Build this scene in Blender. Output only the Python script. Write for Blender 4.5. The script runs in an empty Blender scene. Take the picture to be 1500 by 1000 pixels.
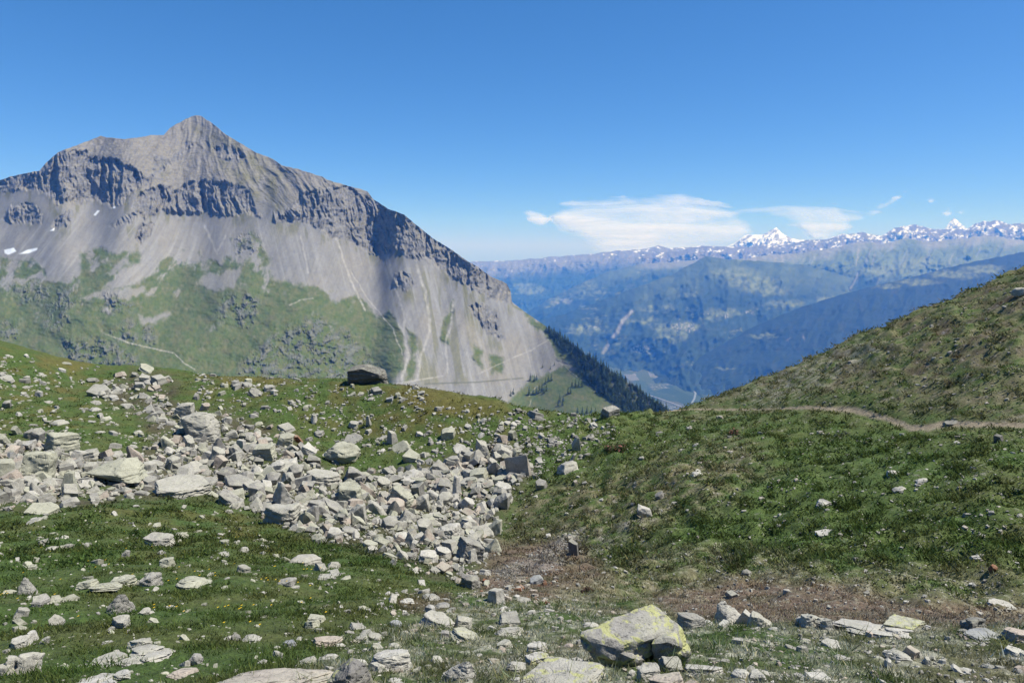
import bpy, bmesh, math, random
import numpy as np
from mathutils import Vector, Matrix, Euler, Quaternion

rng = np.random.default_rng(7)
random.seed(7)
scene = bpy.context.scene
COL = scene.collection
R = math.radians

# ---------------------------------------------------------------- camera
PITCH = R(8.0)
CP, SP = math.cos(PITCH), math.sin(PITCH)
cam_data = bpy.data.cameras.new('camera')
cam_data.lens = 24.0
cam_data.sensor_width = 36.0
cam_data.clip_start = 0.1
cam_data.clip_end = 200000.0
cam = bpy.data.objects.new('camera', cam_data)
COL.objects.link(cam)
cam.location = (0, 0, 0)
cam.rotation_euler = (R(90) - PITCH, 0, 0)
scene.camera = cam


def ray(u, v):
    """direction (x, 1, z) through a sight line u, v (survey units of the reference, 1500 x 1000)"""
    cx = (np.asarray(u, float) - 750.0) / 1000.0
    cy = (500.0 - np.asarray(v, float)) / 1000.0
    yy = CP + cy * SP
    return cx / yy, (cy * CP - SP) / yy


def sight(u, v, Y):
    dx, dz = ray(u, v)
    return dx * Y, np.asarray(Y, float) + 0 * dx, dz * Y


def project(x, y, z):
    f = y * CP - z * SP
    up = y * SP + z * CP
    f = np.maximum(f, 1e-3)
    return 750.0 + 1000.0 * x / f, 500.0 - 1000.0 * up / f


# ---------------------------------------------------------------- numpy noise
def _hash(ix, iy, iz, seed):
    h = (ix * 374761393 + iy * 668265263 + iz * 2147483647 + seed * 974634581) & 0xFFFFFFFF
    h = ((h ^ (h >> 13)) * 1274126177) & 0xFFFFFFFF
    h = ((h ^ (h >> 15)) * 2246822519) & 0xFFFFFFFF
    return (h ^ (h >> 16)) & 0xFFFFFFFF


_G2 = np.stack([np.cos(np.arange(64) * 2 * np.pi / 64), np.sin(np.arange(64) * 2 * np.pi / 64)], 1)


def perlin(x, y, seed=0):
    x = np.asarray(x, float); y = np.asarray(y, float)
    ix = np.floor(x).astype(np.int64); iy = np.floor(y).astype(np.int64)
    fx = x - ix; fy = y - iy
    sx = fx * fx * fx * (fx * (fx * 6 - 15) + 10); sy = fy * fy * fy * (fy * (fy * 6 - 15) + 10)

    def g(a, b):
        k = (_hash(ix + a, iy + b, 0, seed) & 63).astype(np.int64)
        return _G2[k, 0] * (fx - a) + _G2[k, 1] * (fy - b)
    n0 = g(0, 0) * (1 - sx) + g(1, 0) * sx
    n1 = g(0, 1) * (1 - sx) + g(1, 1) * sx
    return (n0 * (1 - sy) + n1 * sy) * 1.5


def fbm(x, y, octaves=4, seed=0, gain=0.5, lac=2.03, ridged=False):
    t = 0; a = 1.0; tot = 0
    for i in range(octaves):
        n = perlin(x + 17.3 * i, y - 9.1 * i, seed + i)
        if ridged:
            n = 1 - 2 * np.abs(n)
        t = t + a * n; tot += a
        x = x * lac; y = y * lac; a *= gain
    return t / tot


def noise3(p, seed=0):
    """value noise of an (n, 3) array"""
    ip = np.floor(p).astype(np.int64); f = p - ip
    s = f * f * (3 - 2 * f)
    out = 0
    for a in (0, 1):
        for b in (0, 1):
            for c in (0, 1):
                w = (s[:, 0] if a else 1 - s[:, 0]) * (s[:, 1] if b else 1 - s[:, 1]) * (s[:, 2] if c else 1 - s[:, 2])
                out = out + w * (_hash(ip[:, 0] + a, ip[:, 1] + b, ip[:, 2] + c, seed) / 4294967295.0 * 2 - 1)
    return out


def smooth(e0, e1, x):
    t = np.clip((x - e0) / (e1 - e0 + 1e-12), 0, 1)
    return t * t * (3 - 2 * t)


def poly_sd(poly, u, v):
    """signed distance to a polygon, positive inside"""
    poly = np.asarray(poly, float)
    u = np.asarray(u, float); v = np.asarray(v, float)
    d2 = np.full(u.shape, 1e18); inside = np.zeros(u.shape, bool)
    n = len(poly)
    for i in range(n):
        ax, ay = poly[i]; bx, by = poly[(i + 1) % n]
        ex, ey = bx - ax, by - ay
        t = np.clip(((u - ax) * ex + (v - ay) * ey) / (ex * ex + ey * ey + 1e-9), 0, 1)
        d2 = np.minimum(d2, (u - ax - t * ex) ** 2 + (v - ay - t * ey) ** 2)
        c = ((ay > v) != (by > v)) & (u < (bx - ax) * (v - ay) / (by - ay + 1e-12) + ax)
        inside ^= c
    d = np.sqrt(d2)
    return np.where(inside, d, -d)


def line_d(pts, u, v):
    """distance to a polyline and the fraction along it"""
    pts = np.asarray(pts, float)
    best = np.full(np.shape(u), 1e9); frac = np.zeros(np.shape(u))
    for i in range(len(pts) - 1):
        ax, ay = pts[i]; bx, by = pts[i + 1]
        ex, ey = bx - ax, by - ay
        t = np.clip(((u - ax) * ex + (v - ay) * ey) / (ex * ex + ey * ey + 1e-9), 0, 1)
        d = np.hypot(u - ax - t * ex, v - ay - t * ey)
        frac = np.where(d < best, (i + t) / (len(pts) - 1), frac)
        best = np.minimum(best, d)
    return best, frac


def mix(a, b, t):
    return a * (1 - t) + b * t


def mixc(a, b, t):
    return a * (1 - t[..., None]) + np.asarray(b) * t[..., None]


HAZE = 5.4e-5
# ---------------------------------------------------------------- objects
def tag(o, label=None, cat=None, group=None, kind=None):
    if label: o['label'] = label
    if cat: o['category'] = cat
    if group: o['group'] = group
    if kind: o['kind'] = kind
    return o


def mesh_np(name, co, faces, mat=None, col=None, attrs=None, smooth_shade=True):
    """mesh from numpy arrays; faces is (n, 3) or (n, 4)"""
    me = bpy.data.meshes.new(name)
    co = np.asarray(co, np.float32); faces = np.asarray(faces, np.int32)
    k = faces.shape[1]
    me.vertices.add(len(co)); me.vertices.foreach_set('co', co.ravel())
    me.loops.add(faces.size); me.loops.foreach_set('vertex_index', faces.ravel())
    me.polygons.add(len(faces))
    me.polygons.foreach_set('loop_start', np.arange(len(faces), dtype=np.int32) * k)
    me.polygons.foreach_set('loop_total', np.full(len(faces), k, np.int32))
    me.polygons.foreach_set('use_smooth', np.full(len(faces), smooth_shade, bool))
    me.update(calc_edges=True)
    if col is not None:
        a = me.color_attributes.new('Col', 'FLOAT_COLOR', 'POINT')
        c = np.ones((len(co), 4), np.float32); c[:, :3] = col
        a.data.foreach_set('color', c.ravel())
    for an, av in (attrs or {}).items():
        a = me.attributes.new(an, 'FLOAT', 'POINT')
        a.data.foreach_set('value', np.asarray(av, np.float32).ravel())
    if mat: me.materials.append(mat)
    return me


def link(name, me):
    o = bpy.data.objects.new(name, me)
    COL.objects.link(o)
    return o


def grid_faces(nr, nc):
    i = np.arange(nr * nc).reshape(nr, nc)
    return np.stack([i[:-1, :-1], i[1:, :-1], i[1:, 1:], i[:-1, 1:]], -1).reshape(-1, 4)


class NT:
    """small helper for node materials"""
    def __init__(self, name):
        self.m = bpy.data.materials.new(name); self.m.use_nodes = True
        self.t = self.m.node_tree
        self.b = self.t.nodes['Principled BSDF']
        self.b.inputs['Roughness'].default_value = 0.9
        self.b.inputs['Specular IOR Level'].default_value = 0.2

    def n(self, kind, **kw):
        nd = self.t.nodes.new(kind)
        for k, v in kw.items():
            if k.startswith('i_'):
                key = k[2:].replace('_', ' ')
                nd.inputs[int(key) if key.isdigit() else key].default_value = v
            else:
                setattr(nd, k, v)
        return nd

    def l(self, a, b):
        self.t.links.new(a, b)

    def noise(self, vec, scale, detail=4, rough=0.55, dist=0.0):
        nd = self.n('ShaderNodeTexNoise', i_Scale=scale, i_Detail=detail, i_Roughness=rough, i_Distortion=dist)
        self.l(vec, nd.inputs['Vector'])
        return nd.outputs['Fac']

    def ramp(self, fac, stops):
        nd = self.n('ShaderNodeValToRGB')
        e = nd.color_ramp.elements
        while len(e) < len(stops): e.new(0.5)
        for el, (p, c) in zip(e, stops):
            el.position = p
            el.color = (c, c, c, 1) if not isinstance(c, tuple) else (*c, 1)
        self.l(fac, nd.inputs['Fac'])
        return nd.outputs['Color']

    def mixrgb(self, fac, a, b, blend='MIX'):
        nd = self.n('ShaderNodeMix', data_type='RGBA', blend_type=blend)
        for s, val in ((0, fac), (6, a), (7, b)):
            if hasattr(val, 'node'): self.l(val, nd.inputs[s])
            elif s == 0: nd.inputs[s].default_value = val
            else: nd.inputs[s].default_value = (*val, 1)
        return nd.outputs[2]

    def math(self, op, a, b=0.0):
        nd = self.n('ShaderNodeMath', operation=op)
        for s, val in ((0, a), (1, b)):
            if hasattr(val, 'node'): self.l(val, nd.inputs[s])
            else: nd.inputs[s].default_value = val
        return nd.outputs[0]

    def bump(self, h, strength=0.5, dist=0.1):
        nd = self.n('ShaderNodeBump', i_Strength=strength, i_Distance=dist)
        self.l(h, nd.inputs['Height'])
        self.l(nd.outputs['Normal'], self.b.inputs['Normal'])
        return nd

    def base(self, c):
        self.l(c, self.b.inputs['Base Color'])


# ---------------------------------------------------------------- light, sky, render settings
SUN_EL, SUN_AZ = R(58), R(93)     # azimuth from the view direction (+Y) towards +X
world = bpy.data.worlds.new('World'); scene.world = world; world.use_nodes = True
wt = world.node_tree
sky = wt.nodes.new('ShaderNodeTexSky')
sky.sky_type = 'NISHITA'; sky.sun_disc = False
sky.sun_elevation = SUN_EL; sky.sun_rotation = SUN_AZ
sky.altitude = 2300.0; sky.air_density = 1.0; sky.dust_density = 0.0; sky.ozone_density = 5.0
sc_ = wt.nodes.new('ShaderNodeSeparateColor'); cc_ = wt.nodes.new('ShaderNodeCombineColor')
wt.links.new(sky.outputs['Color'], sc_.inputs['Color'])
for i_, (k_, g_) in enumerate(((.57, 1.20), (.575, .873), (.823, .85))):     # deeper mountain blue
    a_ = wt.nodes.new('ShaderNodeMath'); a_.operation = 'MULTIPLY'; a_.inputs[1].default_value = .1
    b_ = wt.nodes.new('ShaderNodeMath'); b_.operation = 'POWER'; b_.inputs[1].default_value = g_
    c_ = wt.nodes.new('ShaderNodeMath'); c_.operation = 'MULTIPLY'; c_.inputs[1].default_value = 10 * k_
    wt.links.new(sc_.outputs[i_], a_.inputs[0]); wt.links.new(a_.outputs[0], b_.inputs[0]); wt.links.new(b_.outputs[0], c_.inputs[0]); wt.links.new(c_.outputs[0], cc_.inputs[i_])
wt.links.new(cc_.outputs['Color'], wt.nodes['Background'].inputs['Color'])
wt.nodes['Background'].inputs['Strength'].default_value = 0.10
sd = bpy.data.lights.new('sun', 'SUN'); sd.energy = 4.9; sd.angle = R(0.5); sd.color = (1.0, 0.94, 0.85)
sun = bpy.data.objects.new('sun', sd); COL.objects.link(sun)
S = Vector((math.sin(SUN_AZ) * math.cos(SUN_EL), math.cos(SUN_AZ) * math.cos(SUN_EL), math.sin(SUN_EL)))
sun.rotation_euler = S.to_track_quat('Z', 'Y').to_euler()
sun.location = (30, 0, 60)
scene.view_settings.view_transform = 'Standard'
scene.view_settings.look = 'None'
scene.view_settings.exposure = 0.6
scene.view_settings.gamma = 1.0
scene.cycles.max_bounces = 5
scene.cycles.diffuse_bounces = 1
scene.cycles.volume_bounces = 1
scene.cycles.transparent_max_bounces = 12
scene.cycles.use_adaptive_sampling = True
scene.cycles.adaptive_threshold = 0.01
# ================================================================ near terrain
CTRL = [  # sight line u, v and the distance at which the ground lies there
 (0,1000,5.0),(400,1000,4.7),(800,1000,4.5),(1200,1000,4.6),(1500,1000,5.0),
 (-350,900,9.5),(0,900,8.8),(250,900,8.8),(480,900,8.8),(690,900,9.6),(690,950,6.3),(950,920,7.6),(1200,912,7.6),(1500,915,7.8),
 (1000,880,13.5),(1200,880,14.5),(1500,880,14.5),(1800,880,14),
 (0,850,12.5),(300,850,12.8),(520,850,13.5),(690,862,15.5),(850,850,18.5),(1000,850,18.5),
 (-350,750,25),(0,800,18),(300,800,19),(500,800,21.5),(650,820,21),(690,800,27.5),(800,800,28),(950,800,24.5),(1100,800,21.5),(1300,840,16.5),(1500,800,17.5),
 (0,750,26),(200,745,28),(400,760,30),(550,760,33),(690,750,37.5),(735,770,36),(850,740,34),(1000,740,28.5),(1150,740,25.5),(1300,750,22),
 (0,700,33),(200,700,36),(400,700,41.5),(550,700,44),(690,700,44.5),(850,690,41),(1000,680,35),(1150,680,30.5),(1300,680,27),(1500,710,21.5),
 (0,650,40),(150,650,43.5),(350,650,49),(520,655,50),(690,650,49.5),(850,650,47),(1000,640,43),(1150,630,38),(1300,620,34),(1500,622,27),(1800,650,23),
 (-350,600,44),(0,600,48),(150,600,52.5),(350,600,55.5),(520,605,55),(690,615,52),(800,620,51),
 (0,550,55),(100,555,60),(-350,480,58),
 (0,501,62),(100,527,65),(200,539,67),(270,545,66),(400,552,65),(480,555,63),(560,560,60.5),(620,571,58),(690,584,55),(745,595,53),(800,603,53.5),(880,607,55),(950,604,56.5),(1000,597,57),
 (1050,581,55),(1100,561,53.5),(1200,522,50.5),(1300,477,48),(1400,434,46),(1500,398,45),(1800,285,43),
 (1100,590,48),(1200,560,44),(1300,550,39.5),(1400,500,39),(1500,500,34.5),(1800,480,30),
]
for u_, v_, Y_ in [(-350,560,88),(0,600,92),(200,610,94),(400,620,90),(560,625,84),(690,650,80),(800,660,80),(900,665,82),(1000,660,84),(1100,630,84),(1200,600,82),(1350,540,82),(1500,480,80),(1800,380,80),
                   (-350,700,135),(200,720,135),(600,740,135),(1000,760,135),(1400,700,135),(1800,620,135)]:
    CTRL.append((u_, v_, Y_))
for u_, v_, Y_ in [(0,506,62),(100,532,65),(200,543,67),(270,549,66),(400,556,65),(480,559,63),(560,564,60.5),(620,575,58),(690,588,55),(745,599,53),(800,607,53.5),(880,611,55),(950,608,56.5),(1000,601,57),(1050,581,55),(1100,561,53.5),(1200,522,50.5),(1300,477,48),(1400,434,46),(1500,398,45),(1800,285,43)]:
    CTRL += [(u_, v_ + 14, Y_ * 1.13), (u_, v_ + 40, Y_ * 1.3)]        # the ground falls away behind its skyline
_p = np.array(CTRL, float)
_x, _y, _z = sight(_p[:, 0], _p[:, 1], _p[:, 2])
_extra = np.array([(0,0,-1.65),(-4,0,-1.6),(4,0,-1.5),(0,-6,-.8),(-20,-5,-.5),(20,-5,.6),(-30,12,-5),(30,8,0.5),(0,2,-2.15),(0,-30,2),(-60,-20,2),(60,-20,12)], float)
CX = np.concatenate([_x, _extra[:, 0]]); CY = np.concatenate([_y, _extra[:, 1]]); CZ = np.concatenate([_z, _extra[:, 2]])


def _tps_fit(px, py, pz, lam):
    n = len(px)
    r2 = (px[:, None] - px) ** 2 + (py[:, None] - py) ** 2
    K = 0.5 * r2 * np.log(r2 + 1e-9)
    K[np.arange(n), np.arange(n)] = lam
    Pm = np.stack([np.ones(n), px, py], 1)
    A = np.zeros((n + 3, n + 3)); A[:n, :n] = K; A[:n, n:] = Pm; A[n:, :n] = Pm.T
    return np.linalg.solve(A, np.concatenate([pz, np.zeros(3)]))


_W = _tps_fit(CX, CY, CZ, 0.6)
GX0, GX1, GY0, GY1, GS = -95.0, 95.0, -14.0, 142.0, 0.2
_gx = np.arange(GX0, GX1, GS); _gy = np.arange(GY0, GY1, GS)
_cx = np.arange(GX0 - 2, GX1 + 2, 1.0); _cy = np.arange(GY0 - 2, GY1 + 2, 1.0)
_XX, _YY = np.meshgrid(_cx, _cy)
_H = _W[-3] + _W[-2] * _XX + _W[-1] * _YY
for i_ in range(len(CX)):
    _r2 = (_XX - CX[i_]) ** 2 + (_YY - CY[i_]) ** 2
    _H = _H + _W[i_] * 0.5 * _r2 * np.log(_r2 + 1e-9)


def _bil(T, x0, y0, s, x, y):
    fx = np.clip((np.asarray(x, float) - x0) / s, 0, T.shape[1] - 1.001); fy = np.clip((np.asarray(y, float) - y0) / s, 0, T.shape[0] - 1.001)
    ix = fx.astype(int); iy = fy.astype(int); fx = fx - ix; fy = fy - iy
    return (T[iy, ix] * (1 - fx) + T[iy, ix + 1] * fx) * (1 - fy) + (T[iy + 1, ix] * (1 - fx) + T[iy + 1, ix + 1] * fx) * fy


def _bicub(T, x0, y0, s, x, y):
    fx = np.clip((x - x0) / s, 1, T.shape[1] - 3); fy = np.clip((y - y0) / s, 1, T.shape[0] - 3)
    ix = fx.astype(int); iy = fy.astype(int); tx = fx - ix; ty = fy - iy

    def w(t):
        return (-.5 * t + t * t - .5 * t ** 3, 1 - 2.5 * t * t + 1.5 * t ** 3, .5 * t + 2 * t * t - 1.5 * t ** 3, -.5 * t * t + .5 * t ** 3)
    wx = w(tx); wy = w(ty); o = 0
    for j in range(4):
        for i in range(4):
            o = o + wy[j] * wx[i] * T[iy - 1 + j, ix - 1 + i]
    return o


# ground regions, drawn on the survey and carried by the ground itself
TALUS = [(0,648),(60,640),(130,662),(200,668),(222,645),(195,605),(140,578),(190,545),(240,545),(262,560),(255,585),(275,600),(330,602),(400,622),(445,650),(480,688),(560,690),(640,672),(700,650),(745,640),(785,690),(748,730),(735,775),(722,820),(705,862),(640,850),(560,815),(480,795),(420,775),(350,745),(300,728),(200,735),(100,745),(0,752),(-120,760),(-120,650)]
TRAIL = [(960,603),(1020,599),(1090,600),(1190,597),(1250,600),(1300,613),(1335,627),(1362,626),(1382,621),(1440,621),(1500,623),(1600,628)]

GXX, GYY = np.meshgrid(_gx, _gy)
_B = _bicub(_H, GX0 - 2, GY0 - 2, 1.0, GXX, GYY)
_uu, _vv = project(GXX, GYY, _B)
_dist = np.hypot(GXX, GYY)
_tal = smooth(-8, 10, poly_sd(TALUS, _uu, _vv))
_rgt = smooth(740, 900, _uu) * smooth(8, 18, _dist)
_far = smooth(3, 14, _dist)
M_ = 0.55 * fbm(GXX / 9, GYY / 9, 3, 11) * smooth(10, 25, _dist)
M_ += _rgt * (0.52 * fbm(GXX / 2.4, GYY / 2.4, 3, 21) + 0.30 * fbm(GXX / 0.9, GYY / 0.9, 2, 26))
M_ += (1 - _rgt) * _far * 0.28 * fbm(GXX / 2.6, GYY / 2.6, 3, 31)
M_ += _tal * (0.35 * fbm(GXX / 1.5, GYY / 1.5, 3, 41))
M_ += (0.05 + 0.07 * _far) * fbm(GXX / 0.9, GYY / 0.9, 3, 51)
# the worn trail: a flat bench cut in the slope
_td, _tf = line_d(TRAIL, _uu, _vv)
_pxm = _dist / 1000.0
_tm = (_uu > 955) * smooth(0.5, 0.15, _td * _pxm) * (_dist < 62) * (_dist > 24)
_tb = (_uu > 955) * smooth(4.5, 1.0, _td * _pxm) * (_dist < 62) * (_dist > 24)
M_ = M_ * (1 - 0.7 * _tb) * (1 - 0.6 * _tm) - 0.14 * _tm
TAB = _B + M_


def ground(x, y):
    return _bil(TAB, GX0, GY0, GS, x, y)


def hit(u, v, ymin=2.6):
    """where sight lines meet the near ground: x, y, z arrays (y = nan if they pass over it)"""
    u = np.atleast_1d(np.asarray(u, float)); v = np.atleast_1d(np.asarray(v, float))
    dx, dz = ray(u, v)
    Ys = np.exp(np.linspace(math.log(ymin), math.log(95), 700))
    out = np.full(u.shape, np.nan); done = np.zeros(u.shape, bool); prev = np.full(u.shape, ymin)
    pd = dz * ymin - ground(dx * ymin, np.full(u.shape, ymin))
    for Y in Ys[1:]:
        d = dz * Y - ground(dx * Y, np.full(u.shape, Y))
        c = (~done) & (d < 0)
        if c.any():
            t = pd[c] / (pd[c] - d[c] + 1e-9)
            out[c] = prev[c] + np.clip(t, 0, 1) * (Y - prev[c])
            done |= c
        prev = np.where(done, prev, Y); pd = np.where(done, pd, d)
    return dx * out, out, ground(np.nan_to_num(dx * out), np.nan_to_num(out))


# ---- mesh: a fan of rings round a point behind the viewer
NA, NR = 1250, 1000
OY = -9.0
az = np.linspace(R(-66), R(66), NA)
rr = np.exp(np.linspace(math.log(5.5), math.log(138), NR))
AZ, RR = np.meshgrid(az, rr)
NX = RR * np.sin(AZ); NY = OY + RR * np.cos(AZ)
NZ = ground(NX, NY)
D_ = np.hypot(NX, NY)
NZ = NZ + 0.03 * fbm(NX / 0.22, NY / 0.22, 3, 61) * smooth(1, 5, D_) + 0.02 * perlin(NX / 0.09, NY / 0.09, 66) * smooth(30, 12, D_)

# ---- colours of the ground cover
GREEN = np.array((.050, .084, .021)); LUSH = np.array((.048, .084, .020)); OLIVE = np.array((.084, .087, .032))
DRY = np.array((.150, .136, .084)); SOIL = np.array((.132, .098, .074)); DARKSOIL = np.array((.055, .042, .028))
RUST = np.array((.094, .084, .024)); GRAVEL = np.array((.30, .285, .26)); LICHEN = np.array((.33, .33, .265))


def ground_colour(x, y, z):
    u, v = project(x, y, z)
    d = np.hypot(x, y)
    wu = u + 22 * fbm(x / 2.2, y / 2.2, 3, 71) * np.clip(14 / d, .4, 1.6); wv = v + 12 * fbm(x / 2.2 + 40, y / 2.2, 3, 72) * np.clip(14 / d, .4, 1.6)

    def reg(poly, soft=14.0):
        return smooth(-soft, soft, poly_sd(poly, wu, wv))
    n1 = fbm(x / 1.6, y / 1.6, 4, 81); n2 = fbm(x / .45, y / .45, 3, 82); n3 = fbm(x / 5.5, y / 5.5, 3, 83); n4 = fbm(x / .16, y / .16, 2, 84)
    c = mixc(np.broadcast_to(GREEN, x.shape + (3,)), OLIVE, np.clip(.27 + .9 * n1 + .5 * n3, 0, 1))
    c = mixc(c, LUSH, np.clip(-.1 + 1.1 * n3 - .5 * n2, 0, .8))
    # left slope and the far bank: yellow-brown dwarf heath in bands
    bank = reg([(270,540),(420,545),(560,552),(640,568),(760,592),(770,640),(560,640),(400,600),(280,575)])
    c = mixc(c, RUST * .9, bank * np.clip(.15 + 1.2 * n1 + .6 * n3, 0, .85))
    crest = reg([(585,558),(660,570),(740,594),(700,612),(640,606),(580,590)], 8) + reg([(310,545),(420,552),(440,562),(330,566)], 6) + reg([(60,520),(140,530),(120,545),(60,535)], 6)
    c = mixc(c, RUST * 1.05, np.clip(crest, 0, 1) * .75)
    lefts = reg([(-200,480),(60,520),(160,545),(140,600),(120,640),(0,640),(-200,650)])
    c = mixc(c, RUST, lefts * np.clip(.0 + 1.5 * n1, 0, .8))
    c = mixc(c, RUST * .85, reg([(150,748),(300,742),(420,775),(470,800),(330,790)], 12) * np.clip(.25 + n1, 0, .7))
    c = mixc(c, DARKSOIL * 1.8, reg([(590,872),(655,870),(680,890),(640,898),(590,892)], 6) * .8)
    # right hill: dry heath above the trail, lush hollow below it
    hill = reg([(960,600),(1100,540),(1300,455),(1560,350),(1700,660),(1340,600),(1200,585),(1050,600)], 40)
    c = mixc(c, DRY * 1.0, hill * np.clip(.46 + 1.1 * n2 + .5 * n1, 0, .9))
    c = mixc(c, DARKSOIL, hill * np.clip(-.04 + 1.3 * n1 + .9 * n4, 0, .8))
    dark = reg([(1330,470),(1500,410),(1600,500),(1480,520),(1380,560),(1260,540)], 25)
    c = mixc(c, DARKSOIL * 1.15, dark * np.clip(.02 + 1.3 * n1 + .6 * n2, 0, .75))
    c = mixc(c, LICHEN * .8, reg([(1090,570),(1180,530),(1270,495),(1300,510),(1200,570),(1110,598)], 14) * np.clip(.1 + 1.2 * n2, 0, .7))
    c = mixc(c, LUSH, reg([(1130,690),(1230,625),(1330,650),(1420,690),(1330,780),(1180,790),(1060,830),(940,800),(1010,760)], 40) * np.clip(.38 + 1.1 * n1, 0, .9))
    c = mixc(c, LUSH, reg([(730,690),(800,640),(850,650),(820,700),(750,735)], 16) * np.clip(.45 + .8 * n1, 0, .9))
    mid = reg([(760,720),(900,690),(1080,640),(1140,690),(1040,750),(940,780),(800,800),(720,790)], 26)
    c = mixc(c, DRY * .9, mid * np.clip(.42 + 1.2 * n2 + .6 * n1, 0, .85))
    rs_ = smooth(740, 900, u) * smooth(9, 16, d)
    c = c * (1 + .22 * rs_)[..., None]        # right slope brightened in its colour, making up for grazing sunlight
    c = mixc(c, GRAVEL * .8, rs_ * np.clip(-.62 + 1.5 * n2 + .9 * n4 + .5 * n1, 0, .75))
    # brown bare hollow and grey grit
    c = mixc(c, SOIL, reg([(700,800),(800,790),(850,790),(880,820),(900,850),(790,880),(700,868)], 14) * np.clip(.9 + .6 * n1, 0, .97))
    c = mixc(c, GRAVEL * .82, reg([(715,838),(780,812),(830,780),(860,770),(850,800),(800,838),(740,858)], 8) * np.clip(.55 + .9 * n2, 0, .95))
    c = mixc(c, GRAVEL * .8, reg([(860,790),(960,740),(975,748),(900,800),(860,825)], 8) * np.clip(.2 + 1.1 * n2, 0, .8))
    lr = reg([(830,850),(960,800),(1100,800),(1200,830),(1500,840),(1700,900),(1500,912),(900,905),(780,890)], 18)
    c = mixc(c, DRY, lr * np.clip(.45 + .9 * n2 + .5 * n1, 0, .9))
    c = mixc(c, SOIL, reg([(960,872),(1080,845),(1200,850),(1330,880),(1520,890),(1520,925),(1100,915),(980,902)], 14) * np.clip(.95 + .7 * n1, 0, .97))
    c = mixc(c, LICHEN * .8, lr * np.clip(-.22 + 1.6 * n4 + .8 * n2, 0, .75))
    c = mixc(c, DRY, reg([(700,800),(850,790),(1080,845),(1330,880),(1520,890),(1520,925),(900,905),(700,868)], 20) * np.clip(-.1 + 1.4 * n2 + .5 * n4, 0, .6))
    # pale stony lip under the viewer
    lip = reg([(560,925),(700,875),(860,885),(1000,915),(1600,915),(1600,1200),(300,1200),(430,985)], 22)
    c = mixc(c, DRY * .8, lip * np.clip(.25 + 1.0 * n1, 0, .7))
    c = mixc(c, LICHEN * .95, lip * np.clip(.18 + 1.6 * n2 + .9 * n4, 0, .85))
    # humus between the boulders, its colour deepened to paint shade into the gaps
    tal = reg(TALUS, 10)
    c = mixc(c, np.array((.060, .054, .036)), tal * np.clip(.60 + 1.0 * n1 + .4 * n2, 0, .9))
    td, _ = line_d(TRAIL, u, v)
    tw = td * d / 1000
    tww = np.interp(u, [955, 1150, 1240, 1400, 1500], [.07, .09, .28, .25, .20])
    trail = (u > 955) * (d < 62) * (d > 24) * smooth(tww, .3 * tww, tw + .12 * n2 + .07 * n1)
    c = mixc(c, np.array((.25, .21, .155)), trail * .9)
    g = np.clip(1 + .30 * n4 + .22 * n2, .4, 1.7)
    return np.clip(c * g[..., None], .01, .9), tal, trail


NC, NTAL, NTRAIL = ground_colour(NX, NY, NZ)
gm = NT('alpine_turf')
co_ = gm.n('ShaderNodeTexCoord').outputs['Object']
at_ = gm.n('ShaderNodeAttribute', attribute_name='Col').outputs['Color']
f1 = gm.noise(co_, 9.0, 6, .65); f2 = gm.noise(co_, 42.0, 4, .65); f3 = gm.noise(co_, 2.2, 4, .6)
c1 = gm.mixrgb(1.0, at_, gm.ramp(f1, [(.25, .55), (.5, 1.0), (.75, 1.5)]), 'MULTIPLY')
c2 = gm.mixrgb(1.0, c1, gm.ramp(f2, [(.25, .5), (.5, 1.0), (.78, 1.7)]), 'MULTIPLY')
sp = gm.ramp(gm.noise(co_, 26.0, 3, .7, .4), [(.0, 0.0), (.62, 0.0), (.72, .75), (1, .75)])
c3 = gm.mixrgb(gm.math('MULTIPLY', sp, gm.ramp(f3, [(.35, 0.0), (.6, 1.0)])), c2, (.30, .29, .235))
gm.base(c3)
hh = gm.math('ADD', gm.math('MULTIPLY', f1, .6), gm.math('MULTIPLY', f2, .35))
gm.bump(hh, .9, .10)
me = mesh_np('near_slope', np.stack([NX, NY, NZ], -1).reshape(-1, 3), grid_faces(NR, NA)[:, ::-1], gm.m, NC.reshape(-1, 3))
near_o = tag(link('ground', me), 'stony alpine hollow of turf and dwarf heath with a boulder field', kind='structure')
# ================================================================ the grey mountain
SKY_L = [(-260,330),(-180,305),(-90,285),(0,264),(18,258),(39,253.5),(58,250),(66,240),(85,223),(120,210),(147,199.5),(156,201),(180,204),(207,201),(222,198),(240,198),(249,187.5),(270,175.5),(285,169),(295.5,170.5),(312,181.5),(330,196.5),(357,213),(375,223.5),(400,233),(412,242),(439,248.5),(472,259),(479.5,263.5),(514,273.4),(538,280),(547,292),(568,305.5),(592,314.5),(610,329.5),(634,349),(661,365.5),(682,380.5),(700,391),(718,404.5),(742,415),(748,427),(750,442),(763,452.5),(800,478),(808,486),(826,496),(844,510),(860,522),(880,535),(900,548),(920,561),(940,575),(960,590),(980,605),(1000,622),(1040,660)]
SL = np.array(SKY_L, float)
MU = np.arange(-255, 1036, 1.0)
NROW = 470
sv = np.interp(MU, SL[:, 0], SL[:, 1])
sv = sv + 1.3 * fbm(MU / 9, MU * 0, 4, 101) * smooth(800, 740, MU)
bot = np.maximum(sv + 30, 760)
T = np.linspace(0, 1, NROW)[:, None] ** 1.12
UU = np.broadcast_to(MU, (NROW, len(MU))).copy()
VV = sv[None] * (1 - T) + bot[None] * T
wu = UU + 10 * fbm(UU / 26, VV / 26, 5, 111, gain=.6); wv = VV + 13 * fbm(UU / 22 + 50, VV / 34, 5, 112, gain=.62)


def q(pts, ox, oy):     # from a detail sheet (scale 1 : 3.333) to the survey
    return [(ox + a / 3.3333, oy + b / 3.3333) for a, b in pts]


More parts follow.
